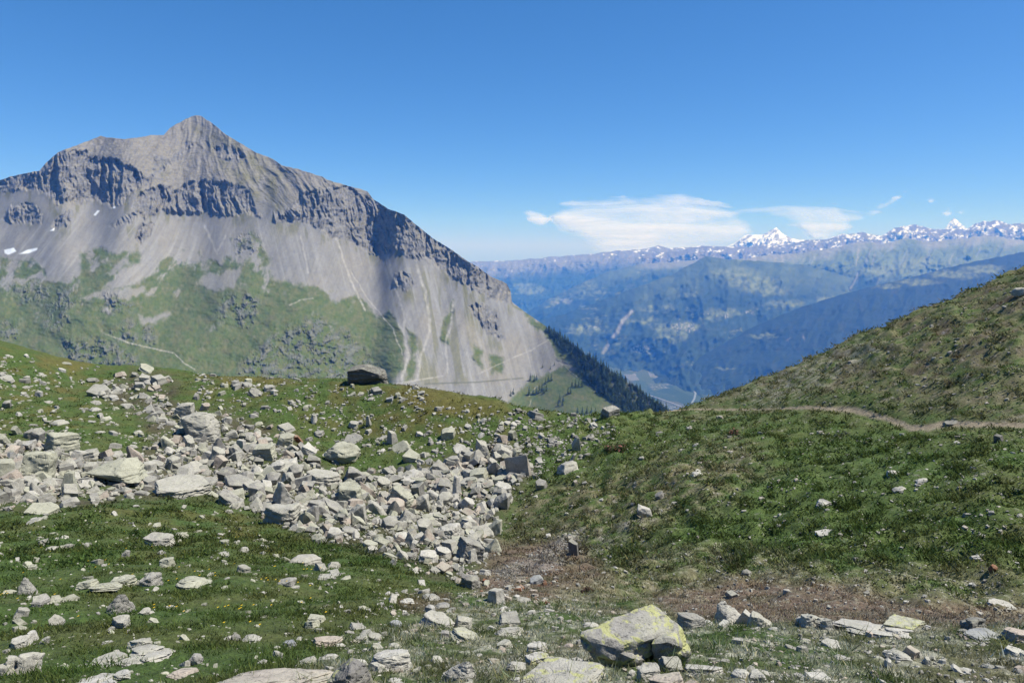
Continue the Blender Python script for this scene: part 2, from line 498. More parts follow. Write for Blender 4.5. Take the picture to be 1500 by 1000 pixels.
CL = [q([(-900,480),(-300,420),(0,385),(60,352),(195,330),(285,240),(420,240),(480,290),(545,270),(600,300),(680,340),(720,390),(650,440),(610,490),(560,512),(500,492),(440,470),(390,500),(330,490),(270,500),(230,450),(190,430),(100,425),(0,440),(-300,500),(-900,560)], 0, 150),
      q([(700,420),(735,330),(760,245),(800,270),(830,300),(760,350),(720,420)], 0, 150),
      q([(830,270),(910,195),(940,210),(900,260),(850,290)], 0, 150),
      q([(650,520),(690,440),(730,420),(800,400),(860,440),(900,400),(1000,385),(1100,390),(1200,420),(1250,520),(1280,570),(1200,540),(1100,556),(1050,530),(960,542),(850,542),(780,530),(700,572)], 0, 150),
      q([(1040,220),(1130,215),(1190,260),(1160,300),(1060,270)], 0, 150),
      q([(0,300),(60,300),(140,210),(240,190),(290,180),(380,178),(440,240),(490,238),(560,283),(640,313),(700,363),(780,428),(870,483),(940,533),(1000,568),(1060,613),(1140,648),(1162,690),(1170,742),(1100,742),(1060,722),(1000,692),(920,642),(850,602),(800,562),(740,512),(700,542),(650,512),(600,482),(560,502),(500,502),(450,482),(400,462),(340,422),(290,442),(220,382),(150,352),(60,352),(0,352)], 400, 220),
      q([(950,770),(1010,745),(1080,780),(1105,840),(1135,920),(1100,925),(1050,895),(1000,840)], 400, 220),
      q([(585,650),(600,600),(650,595),(695,650),(640,682)], 400, 220),
      q([(10,560),(60,510),(100,500),(150,490),(215,550),(205,585),(110,588),(40,585)], 0, 150),
      q([(255,612),(290,550),(345,530),(340,590),(275,615)], 0, 150),
      q([(660,660),(700,590),(760,590),(740,640),(690,685)], 0, 150),
      q([(540,610),(600,550),(680,540),(640,590)], 0, 150)]
CRAG = [[(415,480),(470,463),(520,490),(560,545),(500,565),(420,560),(340,552),(350,530)], [(22,417),(60,414),(66,440),(30,442)], [(66,424),(108,418),(112,446),(72,458)], [(146,436),(168,430),(196,440),(194,458),(150,456)], [(160,478),(190,470),(232,478),(228,505),(172,500)], [(90,500),(150,490),(200,520),(205,545),(90,540)], [(320,438),(345,428),(380,432),(372,478),(318,472)], [(0,470),(30,470),(26,495),(0,500)], [(60,462),(100,455),(104,482),(62,485)],
        [(345,345),(375,340),(385,365),(352,372)], [(850,525),(880,545),(912,580),(930,605),(900,600),(870,570)]]
GRASS = [[(-260,380),(0,374),(25,382),(48,378),(60,392),(75,402),(112,392),(118,368),(150,362),(170,372),(205,368),(208,378),(170,405),(150,424),(190,418),(228,400),(238,378),(258,370),(292,372),(322,384),(346,372),(338,345),(372,338),(388,368),(400,410),(432,414),(462,418),(474,430),(492,446),(520,430),(536,444),(552,462),(568,458),(584,476),(592,504),(590,540),(566,575),(560,800),(-260,800)],
         [(597,478),(606,486),(616,510),(606,522),(600,505)], [(595,530),(612,520),(608,560),(596,560)], [(650,470),(664,440),(662,470),(655,505),(644,500)], [(693,510),(705,515),(705,540),(697,535)], [(715,520),(735,525),(735,548),(722,545)],
         [(735,605),(752,580),(776,556),(800,545),(830,538),(850,545),(870,562),(905,588),(945,606),(990,612),(1000,800),(700,800)],
         [(748,445),(768,455),(802,478),(830,497),(845,540),(818,525),(800,494),(775,470)]]
ALPINE = [[(280,185),(330,197),(400,232),(420,260),(420,300),(380,300),(340,270)], [(600,320),(680,385),(660,380),(620,352)], [(395,300),(415,300),(412,350),(398,358)], [(355,300),(375,310),(372,340),(352,340)]]
SCREEIN = [[(70,398),(115,385),(118,405),(70,412)], [(155,424),(200,398),(232,372),(250,372),(212,402),(205,415),(165,426)], [(118,436),(150,426),(210,420),(215,432),(150,440)], [(0,412),(40,404),(108,406),(105,412),(40,411),(0,420)], [(175,385),(188,378),(190,390),(150,402)], [(200,465),(250,458),(252,466),(210,474)], [(290,410),(330,395),(352,392),(345,420),(300,425)]]


def msum(polys, soft, u=None, v=None):
    u = wu if u is None else u; v = wv if v is None else v
    o = np.zeros(u.shape)
    for p in polys:
        p_ = np.asarray(p)
        k = (u > p_[:, 0].min() - 40) & (u < p_[:, 0].max() + 40) & (v > p_[:, 1].min() - 40) & (v < p_[:, 1].max() + 40)
        if k.any():
            o[k] = np.maximum(o[k], smooth(-soft, soft, poly_sd(p, u[k], v[k])))
    return o


cu = UU + 5 * fbm(UU / 9, VV / 34, 3, 121); cv = VV + 7 * fbm(UU / 8 + 9, VV / 20, 3, 122)
cliff = msum(CL, 3.0, cu, cv)
crag_r = msum(CRAG, 7.0)
crag = crag_r * smooth(-.08, .16, fbm(UU / 16 + VV / 50, VV / 14, 6, 131, gain=.72))
grass = msum(GRASS, 3.5)
grass = grass * smooth(-.34, .0, fbm(UU / 20 + VV / 60, VV / 26, 5, 133, gain=.6) + .004 * (VV - 400))
grass = grass * (1 - .9 * msum(SCREEIN, 3.0)) * (1 - cliff)
alpine = msum(ALPINE, 10.0)
upper = smooth(40, -30, VV - np.interp(UU, [0, 200, 300, 420, 560, 700], [250, 285, 290, 290, 330, 400]))   # the rocky head above the band
knoll = msum([GRASS[6]], 6.0)

# ---- depth along each sight line: slope by slope from the skyline down
V2 = np.arange(160.0, 771.0, 1.0)
U2, V2g = np.meshgrid(MU, V2)
V2c = np.maximum(V2g, sv[None] + 1)
c2_ = msum(CL, 3.0, U2, V2c); g2_ = msum(GRASS, 4, U2, V2c) * (1 - c2_); k2_ = msum([GRASS[6]], 6.0, U2, V2c)
upper_of = lambda u, v: smooth(40, -30, v - np.interp(u, [0, 200, 300, 420, 560, 700], [250, 285, 290, 290, 330, 400]))
slope = 36 + 24 * c2_ + 4 * upper_of(U2, V2c) * (1 - c2_) - 9 * g2_ + 10 * msum(CRAG, 7.0, U2, V2c) * (1 - c2_)
slope = np.minimum(mix(slope, 22, k2_), 62)


def box2(a, ku, kv):
    for ax_, k in ((1, ku), (0, kv), (1, ku), (0, kv)):
        pad = np.pad(a, [(k // 2, k // 2) if i == ax_ else (0, 0) for i in (0, 1)], mode='edge')
        cs = np.cumsum(np.insert(pad, 0, 0, axis=ax_), axis=ax_)
        a = (np.take(cs, range(k, cs.shape[ax_]), ax_) - np.take(cs, range(0, cs.shape[ax_] - k), ax_)) / k
    return a


slope = .8 * box2(slope, 61, 21) + .2 * box2(slope, 21, 5)
ln2 = np.cumsum((.001 / np.tan(np.radians(slope)))[::-1], axis=0)[::-1]            # from the foot up
tgt = np.interp(MU, [-260, 0, 400, 560, 700, 780, 850, 1000], [1560, 1620, 1700, 1850, 2110, 2160, 2060, 1750])
corr = box2(np.repeat((np.log(tgt) - ln2[520 - 160])[None], 3, 0), 161, 1)[0]
ln2 = ln2 + corr[None]
YM = np.exp(_bil(ln2, MU[0], 160.0, 1.0, UU, VV))
# big spurs and gullies
YM += 45 * fbm(UU / 120 + VV / 300, VV / 200, 3, 141) * smooth(0, .12, T) * (1 - .6 * knoll)
# fluted walls: buttresses, ribs, dark clefts and ledges
W1 = UU + 11 * fbm(UU / 34, VV / 30, 3, 150) + -.06 * VV; W2 = VV + 5 * fbm(UU / 22, VV / 18, 3, 149)
amp = np.clip(.95 + 1.1 * fbm(UU / 55, VV / 40, 3, 148), .35, 1.7)
rib = fbm(W1 / 40, W2 / 170, 2, 151, gain=.5, ridged=True)
rib2 = fbm(W1 / 12 + 3.3, W2 / 62, 3, 155, gain=.5, ridged=True)
rib3 = fbm(W1 / 6, W2 / 11, 3, 158)
ledge = perlin(UU / 70 + .3 * rib2, (W2 + .10 * UU) / 5.5, 159)
YM += cliff * (amp * (-13 * rib - 21 * rib2) + 20 - 8.5 * rib3 - 2.5 * ledge - 3.5 * fbm(UU / 3.2, VV / 6.5, 2, 160))
dgl = np.interp(UU, [200, 400], [.9, -.7]) * (VV - 250)
YM += (upper * (1 - cliff)) * (-15 * fbm((W1 + dgl) / 24, W2 / 90, 4, 161, ridged=True) - 4.5 * fbm(UU / 8, VV / 7, 4, 165))
YM += crag * amp * (-11 * fbm(W1 / 15, W2 / 22, 3, 171, ridged=True) - 4 * fbm(UU / 5, VV / 6, 3, 172)) + crag_r * -8 * fbm(UU / 14, VV / 14, 3, 173)
YM += grass * (15 * fbm(UU / 34, VV / 18, 4, 181) + 2.5 * fbm(UU / 7, VV / 4, 3, 183)) * (1 - .6 * knoll)
YM += (1 - grass) * (1 - cliff) * (.2 * fbm(UU / 4 + VV / 10, VV / 60, 3, 191) + 3 * fbm(UU / 14 + VV / 30, VV / 80, 2, 195))
YM = np.minimum.accumulate(YM + 0.0, axis=0) * .3 + YM * .7

# ---- colours
g1 = fbm(UU / 14, VV / 14, 4, 201); g2 = fbm(UU / 4, VV / 5, 3, 202); g3 = fbm(UU / 3.0 + VV / 8, VV / 60, 3, 203); g4 = fbm(UU / 45, VV / 45, 3, 204)
SCR = np.array((.240, .232, .218)); TAN = np.array((.275, .246, .195)); ROCK = np.array((.205, .200, .196)); GRS = np.array((.092, .126, .040)); OLV = np.array((.135, .130, .062))
mc = np.broadcast_to(SCR, UU.shape + (3,)).copy()
mc = mixc(mc, TAN, np.clip(.15 + .8 * g4 + .5 * g3, 0, .75))
mc = mixc(mc, SCR * .78, np.clip(-.1 + 1.3 * g3, 0, .7))
mc = mixc(mc, TAN * .92, upper * np.clip(.65 + .8 * g1, 0, 1))
mc = mixc(mc, ROCK * .85, upper * np.clip(-.02 + 1.2 * g2 + .9 * g1, 0, .85))
mc = mixc(mc, OLV * 1.05, alpine * np.clip(.40 + .9 * g1, 0, .8))
mc = mixc(mc, OLV * 1.1, (1 - grass) * np.clip(-.55 + 1.6 * g1 + .6 * g2, 0, .65) * smooth(300, 420, VV))
toe = msum(CL, 7.0, cu, cv - 18) * (1 - cliff)
mc = mixc(mc, OLV * 1.15, toe * smooth(.0, .25, fbm(UU / 12, VV / 60, 3, 211)) * .75)
stp = msum([[(575,385),(690,410),(705,470),(690,562),(588,562),(600,470)]], 8.0)
mc = mixc(mc, OLV * 1.2, stp * smooth(.02, .22, fbm((UU - .12 * (VV - 400)) / 17, VV / 130, 3, 213)) * .7)
mc = mixc(mc, TAN, msum([[(668,455),(690,470),(735,540),(745,560),(715,560),(690,510)], [(765,470),(800,490),(805,500),(780,490)]], 7.0) * .7)
fan = fbm((UU + np.interp(UU, [180, 380], [.8, -.25]) * (VV - 330)) / 8, VV / 170, 4, 215, gain=.7)
mc = mixc(mc, SCR * 1.32, np.clip(-.05 + 1.9 * fan, 0, .85) * smooth(290, 340, VV)); mc = mixc(mc, SCR * .80, np.clip(-.1 - 1.6 * fan, 0, .6) * smooth(290, 340, VV))
gr = mixc(np.broadcast_to(GRS, mc.shape), OLV, np.clip(.28 + 1.0 * g1 + .5 * g2, 0, 1))
gr = mixc(gr, TAN * .8, np.clip(-.42 + 1.3 * fbm(UU / 18, VV / 7, 4, 207) + .5 * g2, 0, .8) * (1 - knoll))
mc = mc * (1 - grass[..., None]) + gr * grass[..., None]
mc = mixc(mc, ROCK * .82, crag * .62)
lay = .5 + .5 * np.sin((VV + 5 * g1 + .12 * UU) * 1.15)
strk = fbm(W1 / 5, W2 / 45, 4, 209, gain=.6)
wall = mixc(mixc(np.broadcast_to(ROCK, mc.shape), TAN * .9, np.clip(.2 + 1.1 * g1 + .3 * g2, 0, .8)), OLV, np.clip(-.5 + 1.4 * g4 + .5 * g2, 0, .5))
wall = mixc(wall, TAN * 1.05, np.clip(-.12 + 1.6 * strk, 0, .75)); wall = mixc(wall, ROCK * .5, np.clip(-.15 - 1.6 * strk, 0, .75))  # shaded clefts and lit ribs painted into the wall colour as streaks
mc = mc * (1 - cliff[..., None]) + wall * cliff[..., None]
PALE = np.array((.40, .375, .335))
for ln, w_ in [([(568,376),(580,424),(592,460),(592,490),(598,520),(588,556)], 3.2), ([(610,388),(622,424),(628,454),(630,484),(617,520),(611,556)], 3.4), ([(664,442),(661,475),(652,502),(656,545)], 2.6), ([(493,349),(514,412),(535,454)], 2.6), ([(512,395),(540,440),(575,480),(590,520)], 1.8), ([(440,345),(452,400)], 2.5), ([(580,562),(649,550.5)], 1.8), ([(751,523.5),(775,514.5),(800,499.5),(803,497)], 1.6), ([(700,548),(751,523.5)], 1.0), ([(156,490),(192,503),(228,511),(255,517),(270,532),(285,541)], 1.8), ([(425,447),(440,439),(458,437)], 1.6), ([(330,345),(318,370)], 2), ([(775,580),(779,573),(788,565)], 1.1), ([(770,612),(774,605),(778,585)], .9), ([(850,556),(866,560)], 1.2), ([(300,330),(318,372)], 3), ([(820,530),(845,552)], 1.0)]:
    d_, f_ = line_d(ln, UU + 2.5 * g1, VV)
    mc = mixc(mc, PALE, smooth(w_ * .9, w_ * .2, d_) * np.clip(.55 + .6 * g2, 0, .85))
d_, _ = line_d([(622,562),(700,559.5),(766,553.5)], UU, VV)
mc = mixc(mc, np.array((.12, .12, .08)), smooth(1.5, .5, d_) * .8)
SNOW = [[(6,366),(20,363),(24,368),(12,373),(7,371)], [(28,372),(40,366),(55,363),(54,366),(42,371)], [(137,315),(143,308),(146,309),(140,316)], [(163,305),(169,302),(169,305)], [(73,338),(80,334),(79,338)]]
sn = msum(SNOW, 1.0, UU, VV)
mc = mixc(mc, np.array((.85, .87, .9)), sn)
forest_reg = [(800,484),(826,494),(860,520),(900,546),(940,573),(985,606),(985,615),(930,612),(895,590),(868,565),(848,545),(836,522),(815,504)]
fr = msum([forest_reg], 3.0)
mc = mixc(mc, np.array((.035, .05, .018)), fr * .8)
mc = np.clip(mc * np.array((.755, .78, .80)) * np.clip(1 + (.10 + .16 * np.maximum(cliff, grass)) * g2 + .12 * g1, .5, 1.5)[..., None], .01, .9)

mx, my, mz = sight(UU, VV, YM)
# the far side of the crest
nb = 7
bx, by, bz = [], [], []
for i in range(nb, 0, -1):
    off = 14.0 * 1.9 ** (i - 1)
    bx.append(mx[0] * (my[0] + off) / my[0]); by.append(my[0] + off); bz.append(mz[0] - off * .75)
mx = np.concatenate([np.array(bx), mx]); my = np.concatenate([np.array(by), my]); mz = np.concatenate([np.array(bz), mz])
mc = np.concatenate([np.repeat(mc[:1], nb, 0), mc])
rockm = np.clip(np.maximum(cliff, np.maximum(crag, .75 * upper)), 0, 1); rockm = np.concatenate([np.repeat(rockm[:1], nb, 0), rockm])

mm = NT('mountain_ground')
co_ = mm.n('ShaderNodeTexCoord').outputs['Object']
at_ = mm.n('ShaderNodeAttribute', attribute_name='Col').outputs['Color']
rk_ = mm.n('ShaderNodeAttribute', attribute_name='rock').outputs['Fac']
f1 = mm.noise(co_, .09, 6, .65); f2 = mm.noise(co_, .5, 4, .6)
c1 = mm.mixrgb(1.0, at_, mm.ramp(f1, [(.3, .90), (.5, 1.0), (.72, 1.1)]), 'MULTIPLY')
mp = mm.n('ShaderNodeMapping'); mp.inputs['Scale'].default_value = (.05, .05, .16)
mm.l(co_, mp.inputs['Vector'])
f3 = mm.noise(mp.outputs['Vector'], 1.0, 6, .7, .6)
c2 = mm.mixrgb(rk_, c1, mm.mixrgb(1.0, c1, mm.ramp(f3, [(.3, .62), (.5, 1.0), (.7, 1.35)]), 'MULTIPLY'))
mm.base(c2)
bs = mm.math('ADD', mm.math('MULTIPLY', f1, .10), mm.math('MULTIPLY', f3, rk_))
bn = mm.bump(bs, .45, 7.0)
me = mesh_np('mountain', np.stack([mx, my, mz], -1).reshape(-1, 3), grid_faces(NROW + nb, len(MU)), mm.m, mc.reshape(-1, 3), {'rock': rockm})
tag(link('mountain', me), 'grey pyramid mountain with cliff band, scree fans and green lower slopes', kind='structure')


def on_mountain(u, v):
    """point of the mountain surface on a sight line"""
    i = np.clip(np.round(np.asarray(u) - MU[0]).astype(int), 0, len(MU) - 1)
    t = np.clip((np.asarray(v) - sv[i]) / (bot[i] - sv[i]), 0, 1) ** (1 / 1.12) * (NROW - 1)
    j = np.clip(t, 0, NROW - 2).astype(int)
    Y = YM[j, i] * (1 - (t - j)) + YM[j + 1, i] * (t - j)
    return sight(u, v, Y)


# ================================================================ the valley and the ranges beyond
VZ = -1750.0
hm = NT('far_slopes')
co_ = hm.n('ShaderNodeTexCoord').outputs['Object']
at_ = hm.n('ShaderNodeAttribute', attribute_name='Col').outputs['Color']
f1 = hm.noise(co_, .006, 6, .65)
hm.base(hm.mixrgb(1.0, at_, hm.ramp(f1, [(.3, .85), (.5, 1.0), (.72, 1.15)]), 'MULTIPLY'))
hm.bump(f1, .25, 60.0)
FOR = np.array((.016, .032, .014)); MEAD = np.array((.15, .17, .07)); ALP = np.array((.085, .108, .042)); RCK = np.array((.21, .195, .18)); SNW = np.array((.66, .68, .72)); TOWN = np.array((.26, .25, .23))


def massif(name, label, skyl, u0, u1, Ykm, slope_deg, vbot, seed, relief, paint, jag=2.0, du=1.6, rows=150, rel_scale=40):
    sl = np.array(skyl, float)
    us = np.arange(u0, u1, du)
    top = np.interp(us, sl[:, 0], sl[:, 1]) + jag * fbm(us / 16, us * 0 + seed, 5, seed, gain=.6)
    yk = np.array(Ykm, float)
    Y0 = np.interp(us, yk[:, 0], yk[:, 1]) * 1000
    vb = np.maximum(top + 20, vbot)
    t = np.linspace(0, 1, rows)[:, None] ** 1.15
    U = np.broadcast_to(us, (rows, len(us))).copy(); V = top[None] * (1 - t) + vb[None] * t
    kk = 91; tp_ = np.convolve(np.pad(top, kk, mode='edge'), np.hanning(kk + 2)[1:-1] / np.hanning(kk + 2).sum(), 'same')[kk:-kk]
    Y = Y0[None] * np.exp(-(V - tp_[None]) / 1000 / math.tan(R(slope_deg)))
    rd = fbm(U / rel_scale + V / (rel_scale * 2.4), V / (rel_scale * 1.3), 5, seed + 3, gain=.52, ridged=True)
    Y = Y - relief * rd * smooth(0, .10, t) - relief * .10 * fbm(U / 7, V / 7, 3, seed + 9)
    Y = np.minimum.accumulate(Y, axis=0) * .4 + Y * .6
    col = paint(U, V, V - top[None], rd, seed)
    x, y, z = sight(U, V, Y)
    bx, by, bz = [], [], []
    for i in range(5, 0, -1):
        off = 60.0 * 2.0 ** (i - 1)
        bx.append(x[0] * (y[0] + off) / y[0]); by.append(y[0] + off); bz.append(z[0] - off * .7)
    x = np.concatenate([bx, x]); y = np.concatenate([by, y]); z = np.concatenate([bz, z]); col = np.concatenate([np.repeat(col[:1], 5, 0), col])
    z = np.maximum(z, VZ - 30)
    me = mesh_np(name, np.stack([x, y, z], -1).reshape(-1, 3), grid_faces(rows + 5, len(us)), hm.m, np.clip(col, .005, .95).reshape(-1, 3))
    return tag(link(name, me), label, kind='structure')


def blobs(U, V, items, seed):
    o = np.zeros(U.shape)
    w1 = U + 9 * fbm(U / 12, V / 9, 4, seed); w2 = V + 6 * fbm(U / 12 + 30, V / 9, 4, seed + 1)
    for (a, b, ra, rb) in items:
        o = np.maximum(o, smooth(1.35, .5, np.hypot((w1 - a) / ra, (w2 - b) / rb)))
    return o


def forest_base(U, V, seed):
    n = fbm(U / 26, V / 14, 5, seed + 20); m = fbm(U / 7, V / 5, 3, seed + 24)
    c = np.broadcast_to(FOR, U.shape + (3,)).copy()
    c = mixc(c, MEAD * .26, np.clip(-.30 + 1.6 * n + .5 * m, 0, .7))
    f_ = fbm(U / 10, V / 3.6, 4, seed + 27, gain=.6)
    if seed != 301: c = mixc(c, MEAD * .85, smooth(.16, .42, f_ + .3 * n) * smooth(.02, .30, fbm(U / 60, V / 26, 2, seed + 28)) * .85)
    else: c = c * .7
    return c, n, m


def paint_front(U, V, h, rd, s):       # dark wooded shoulder
    c, n, m = forest_base(U, V, s)
    c = mixc(c, MEAD, blobs(U, V, [(1345,413,34,5),(1400,402,40,6),(1440,392,30,4),(1120,492,25,3),(1440,395,30,6),(1300,420,20,3),(1225,560,14,3),(1060,540,16,2)], s) * np.clip(.6 + m, 0, .9))
    c = mixc(c, RCK * 1.1, blobs(U, V, [(1178,495,2.5,6),(1155,498,2,5),(1010,560,4,10)], s + 5) * .6)
    return c


def paint_hill(U, V, h, rd, s):        # the broad hill with villages
    c, n, m = forest_base(U, V, s)
    c = mixc(c, ALP, smooth(60, 12, h) * np.clip(.55 + .7 * n, 0, .9) * smooth(870, 980, U))
    c = mixc(c, MEAD, blobs(U, V, [(1075,400,36,9),(1100,412,40,10),(1110,420,30,8),(1010,432,16,5),(860,482,30,8),(870,485,22,4),(920,470,16,3),(948,452,12,4),(978,450,10,5),(1060,458,26,7),(1040,465,18,5),(1000,478,30,8),(985,492,28,9),(975,480,20,10),(950,470,14,6),(1130,425,24,8),(1085,375,20,6),(1215,440,24,7),(1150,445,30,6),(900,505,8,3)], s) * np.clip(.5 + 1.1 * m, 0, .9))
    c = mixc(c, TOWN, blobs(U, V, [(1035,460,7,2),(1060,463,10,3),(1000,478,20,6),(868,480,14,3),(1100,458,9,2),(940,512,16,5),(930,510,8,4),(1010,483,10,4)], s + 4) * smooth(.0, .35, fbm(U / 3, V / 2, 2, s + 8)))
    d, _ = line_d([(925,456),(912,470),(905,485),(892,502),(884,516)], U, V)
    c = mixc(c, RCK * 1.2, smooth(4.0, .8, d + 1.5 * m) * np.interp(V, [450, 470, 520], [.75, .9, .5]))
    return c


def paint_side(U, V, h, rd, s):        # green alps with gullies under the snow
    c, n, m = forest_base(U, V, s)
    lim = np.interp(U, [1080, 1200, 1260, 1330, 1500], [20, 30, 45, 70, 78])
    c = mixc(c, ALP * 1.15, smooth(lim + 14, lim - 14, h + 14 * n))
    c = mixc(c, RCK * 1.15, smooth(18, 0, h + 12 * n) * np.clip(.25 + rd, 0, .7))
    g = fbm(U / 5 + V / 12, V / 45, 3, s + 30)
    c = mixc(c, RCK * 1.3, np.clip(-.6 + 2.0 * g, 0, .5) * smooth(110, 30, h))
    for ln, w_ in [([(1257,400),(1250,415),(1243,428)], 2.2), ([(1145,375),(1146,382),(1138,392),(1134,400)], 2.5), ([(1282,372),(1276,390)], 2.0), ([(1258,366),(1254,388)], 1.8), ([(1180,415),(1178,425)], 2.2)]:
        d, _ = line_d(ln, U + 2 * m, V)
        c = mixc(c, RCK * 1.2, smooth(w_ * 1.0, w_ * .2, d) * .6)
    c = mixc(c, MEAD, blobs(U, V, [(1130,432,18,5),(1300,395,40,8),(1340,385,40,8)], s) * .6)
    return c


def paint_snow(U, V, h, rd, s):        # high range
    n = fbm(U / 10 + V / 20, V / 7, 5, s + 20, gain=.6); m = fbm(U / 4, V / 3, 3, s + 24)
    c = np.broadcast_to(RCK * .62, U.shape + (3,)).copy()
    c = mixc(c, ALP * .9, smooth(24, 50, h + 10 * n))
    amt = np.interp(U, [980, 1040, 1200, 1240, 1330, 1380, 1420, 1500], [-.08, -.04, .0, .08, .18, .02, .11, .12])
    c = mixc(c, SNW, smooth(.24, -.12, n + .35 * m - (amt - .34)) * smooth(30, 10, h + 10 * m))
    return c


def paint_ice(U, V, h, rd, s):         # the white massif
    n = fbm(U / 8 + V / 14, V / 7, 5, s + 20, gain=.6)
    c = np.broadcast_to(SNW, U.shape + (3,)).copy()
    return mixc(c, RCK * .8, smooth(.02, .22, n + .25 * np.clip(h / 26, 0, 1)) * .9)


def paint_blue(U, V, h, rd, s):        # far range down the valley
    c, n, m = forest_base(U, V, s)
    c = mixc(c, RCK * .9, smooth(34, 6, h + 12 * n) * .8)
    c = mixc(c, SNW, smooth(.15, .35, fbm(U / 9, V / 5, 4, s + 31) + np.interp(U, [700, 880, 1000, 1060], [-.2, -.15, .04, .12])) * smooth(20, 8, h) * .8)
    c = mixc(c, MEAD, blobs(U, V, [(780,425,22,6),(770,418,14,4)], s) * .6)
    return c


def paint_mid(U, V, h, rd, s):
    c, n, m = forest_base(U, V, s)
    c = mixc(c, ALP, smooth(26, 6, h + 10 * n) * smooth(840, 900, U) * .8)
    c = mixc(c, RCK, smooth(14, 2, h + 8 * n) * smooth(920, 950, U) * .6)
    c = mixc(c, MEAD, blobs(U, V, [(860,420,20,6),(840,430,26,8),(815,440,22,6),(870,428,20,5),(800,448,14,3),(850,412,20,5),(940,400,10,2)], s) * np.clip(.4 + 1.1 * m, 0, .85))
    c = mixc(c, TOWN, blobs(U, V, [(830,440,10,3),(812,444,8,2)], s + 3) * .4)
    return c


massif('hills', 'dark wooded shoulder dropping into the valley', [(900,590),(940,562),(1000,537),(1060,503),(1100,480),(1167,452),(1233,431),(1283,418),(1333,407),(1383,393),(1433,382),(1500,369),(1800,300)], 905, 1800, [(900, 8.6), (1100, 9.4), (1500, 10.2), (1800, 10.5)], 26, 640, 301, 160, paint_front, 2.0, rel_scale=46)
massif('hills', 'broad hill with meadows and villages across the valley', [(640,520),(740,487),(790,470),(850,452),(880,440),(940,418),(985,402),(1015,385),(1035,375),(1060,379),(1110,382),(1180,388),(1260,410),(1360,440),(1500,470)], 650, 1480, [(640, 12.2), (900, 12.4), (1050, 12.8), (1500, 13.0)], 24, 640, 331, 560, paint_hill, 2.6, rel_scale=95)
massif('hills', 'green alps with pale gullies beneath the snowy range', [(1000,400),(1060,384),(1120,374),(1180,370),(1230,362),(1262,352),(1290,358),(1330,349),(1360,355),(1400,350),(1440,345),(1500,352),(1800,340)], 1000, 1800, [(1000, 15), (1300, 14.4), (1800, 14.4)], 26, 560, 361, 500, paint_side, 3.2, rel_scale=60)
massif('mountain_range', 'high rocky range streaked with snow', [(940,372),(990,368),(1030,360),(1075,363),(1110,360),(1150,359),(1180,352),(1210,351),(1240,344),(1262,340),(1290,346),(1310,334),(1340,329),(1365,335),(1385,336),(1410,336),(1440,324),(1460,323),(1480,328),(1500,327),(1560,322),(1800,318)], 940, 1800, [(900, 19.5), (1500, 19.0)], 29, 460, 391, 420, paint_snow, 2.6, 1.1, rel_scale=26)
massif('mountain_range', 'white glaciated massif behind the rocky range', [(1040,372),(1075,356),(1090,345),(1105,344),(1122,342),(1137,333),(1146,342),(1160,349),(1180,352),(1215,350),(1235,342),(1262,346),(1300,362)], 1045, 1300, [(1040, 22.5), (1300, 22.5)], 30, 400, 421, 350, paint_ice, 2.6, 1.0, rows=60, rel_scale=16)
massif('mountain_range', 'small pointed snow pyramid behind the rocky range', [(1370,350),(1384,335),(1392,324),(1398,319),(1404,324),(1414,333),(1432,350)], 1368, 1434, [(1360, 23), (1440, 23)], 40, 380, 441, 150, paint_ice, 0.8, 1.0, rows=50, rel_scale=10)
massif('mountain_range', 'long blue range far down the valley', [(620,392),(700,383),(760,381),(800,377),(850,373),(900,368),(950,364),(965,359),(980,364),(1030,360),(1090,362)], 620, 1095, [(620, 22), (1100, 21)], 25, 480, 451, 420, paint_blue, 2.6, 1.2, rel_scale=40)
massif('hills', 'wooded side ridge with pale terraces far down the valley', [(640,500),(740,478),(800,440),(850,415),(890,398),(940,386),(985,384),(1040,378),(1100,390)], 660, 1100, [(640, 16), (1100, 16.5)], 24, 560, 471, 420, paint_mid, 2.4, rel_scale=60)

vm = NT('valley_fields')
co_ = vm.n('ShaderNodeTexCoord').outputs['Object']
mp = vm.n('ShaderNodeMapping'); mp.inputs['Rotation'].default_value = (0, 0, R(32)); mp.inputs['Scale'].default_value = (.006, .0022, 1)
vm.l(co_, mp.inputs['Vector'])
vo = vm.n('ShaderNodeTexVoronoi', i_Scale=1.0, i_Randomness=.8); vm.l(mp.outputs['Vector'], vo.inputs['Vector'])
sepc = vm.n('ShaderNodeSeparateColor'); vm.l(vo.outputs['Color'], sepc.inputs['Color'])
fc = vm.ramp(sepc.outputs[0], [(.0, (.05, .09, .03)), (.35, (.10, .15, .05)), (.6, (.15, .18, .07)), (.82, (.20, .19, .10)), (.93, (.40, .38, .35))])
tn = vm.ramp(vm.noise(co_, .0016, 4, .6), [(.55, 0.0), (.63, 1.0)])
tw = vm.ramp(vm.noise(co_, .02, 3, .7), [(.48, (.06, .10, .04)), (.56, (.50, .47, .44))])
vm.base(vm.mixrgb(1.0, vm.mixrgb(tn, fc, tw), (.36, .38, .38), 'MULTIPLY'))
gx_, gy_ = np.meshgrid(np.linspace(-27000, 27000, 40), np.linspace(-1500, 25500, 30))
me = mesh_np('valley_floor', np.stack([gx_, gy_, gx_ * 0 + VZ], -1).reshape(-1, 3), grid_faces(30, 40)[:, ::-1], vm.m)
tag(link('valley_floor', me), kind='structure')

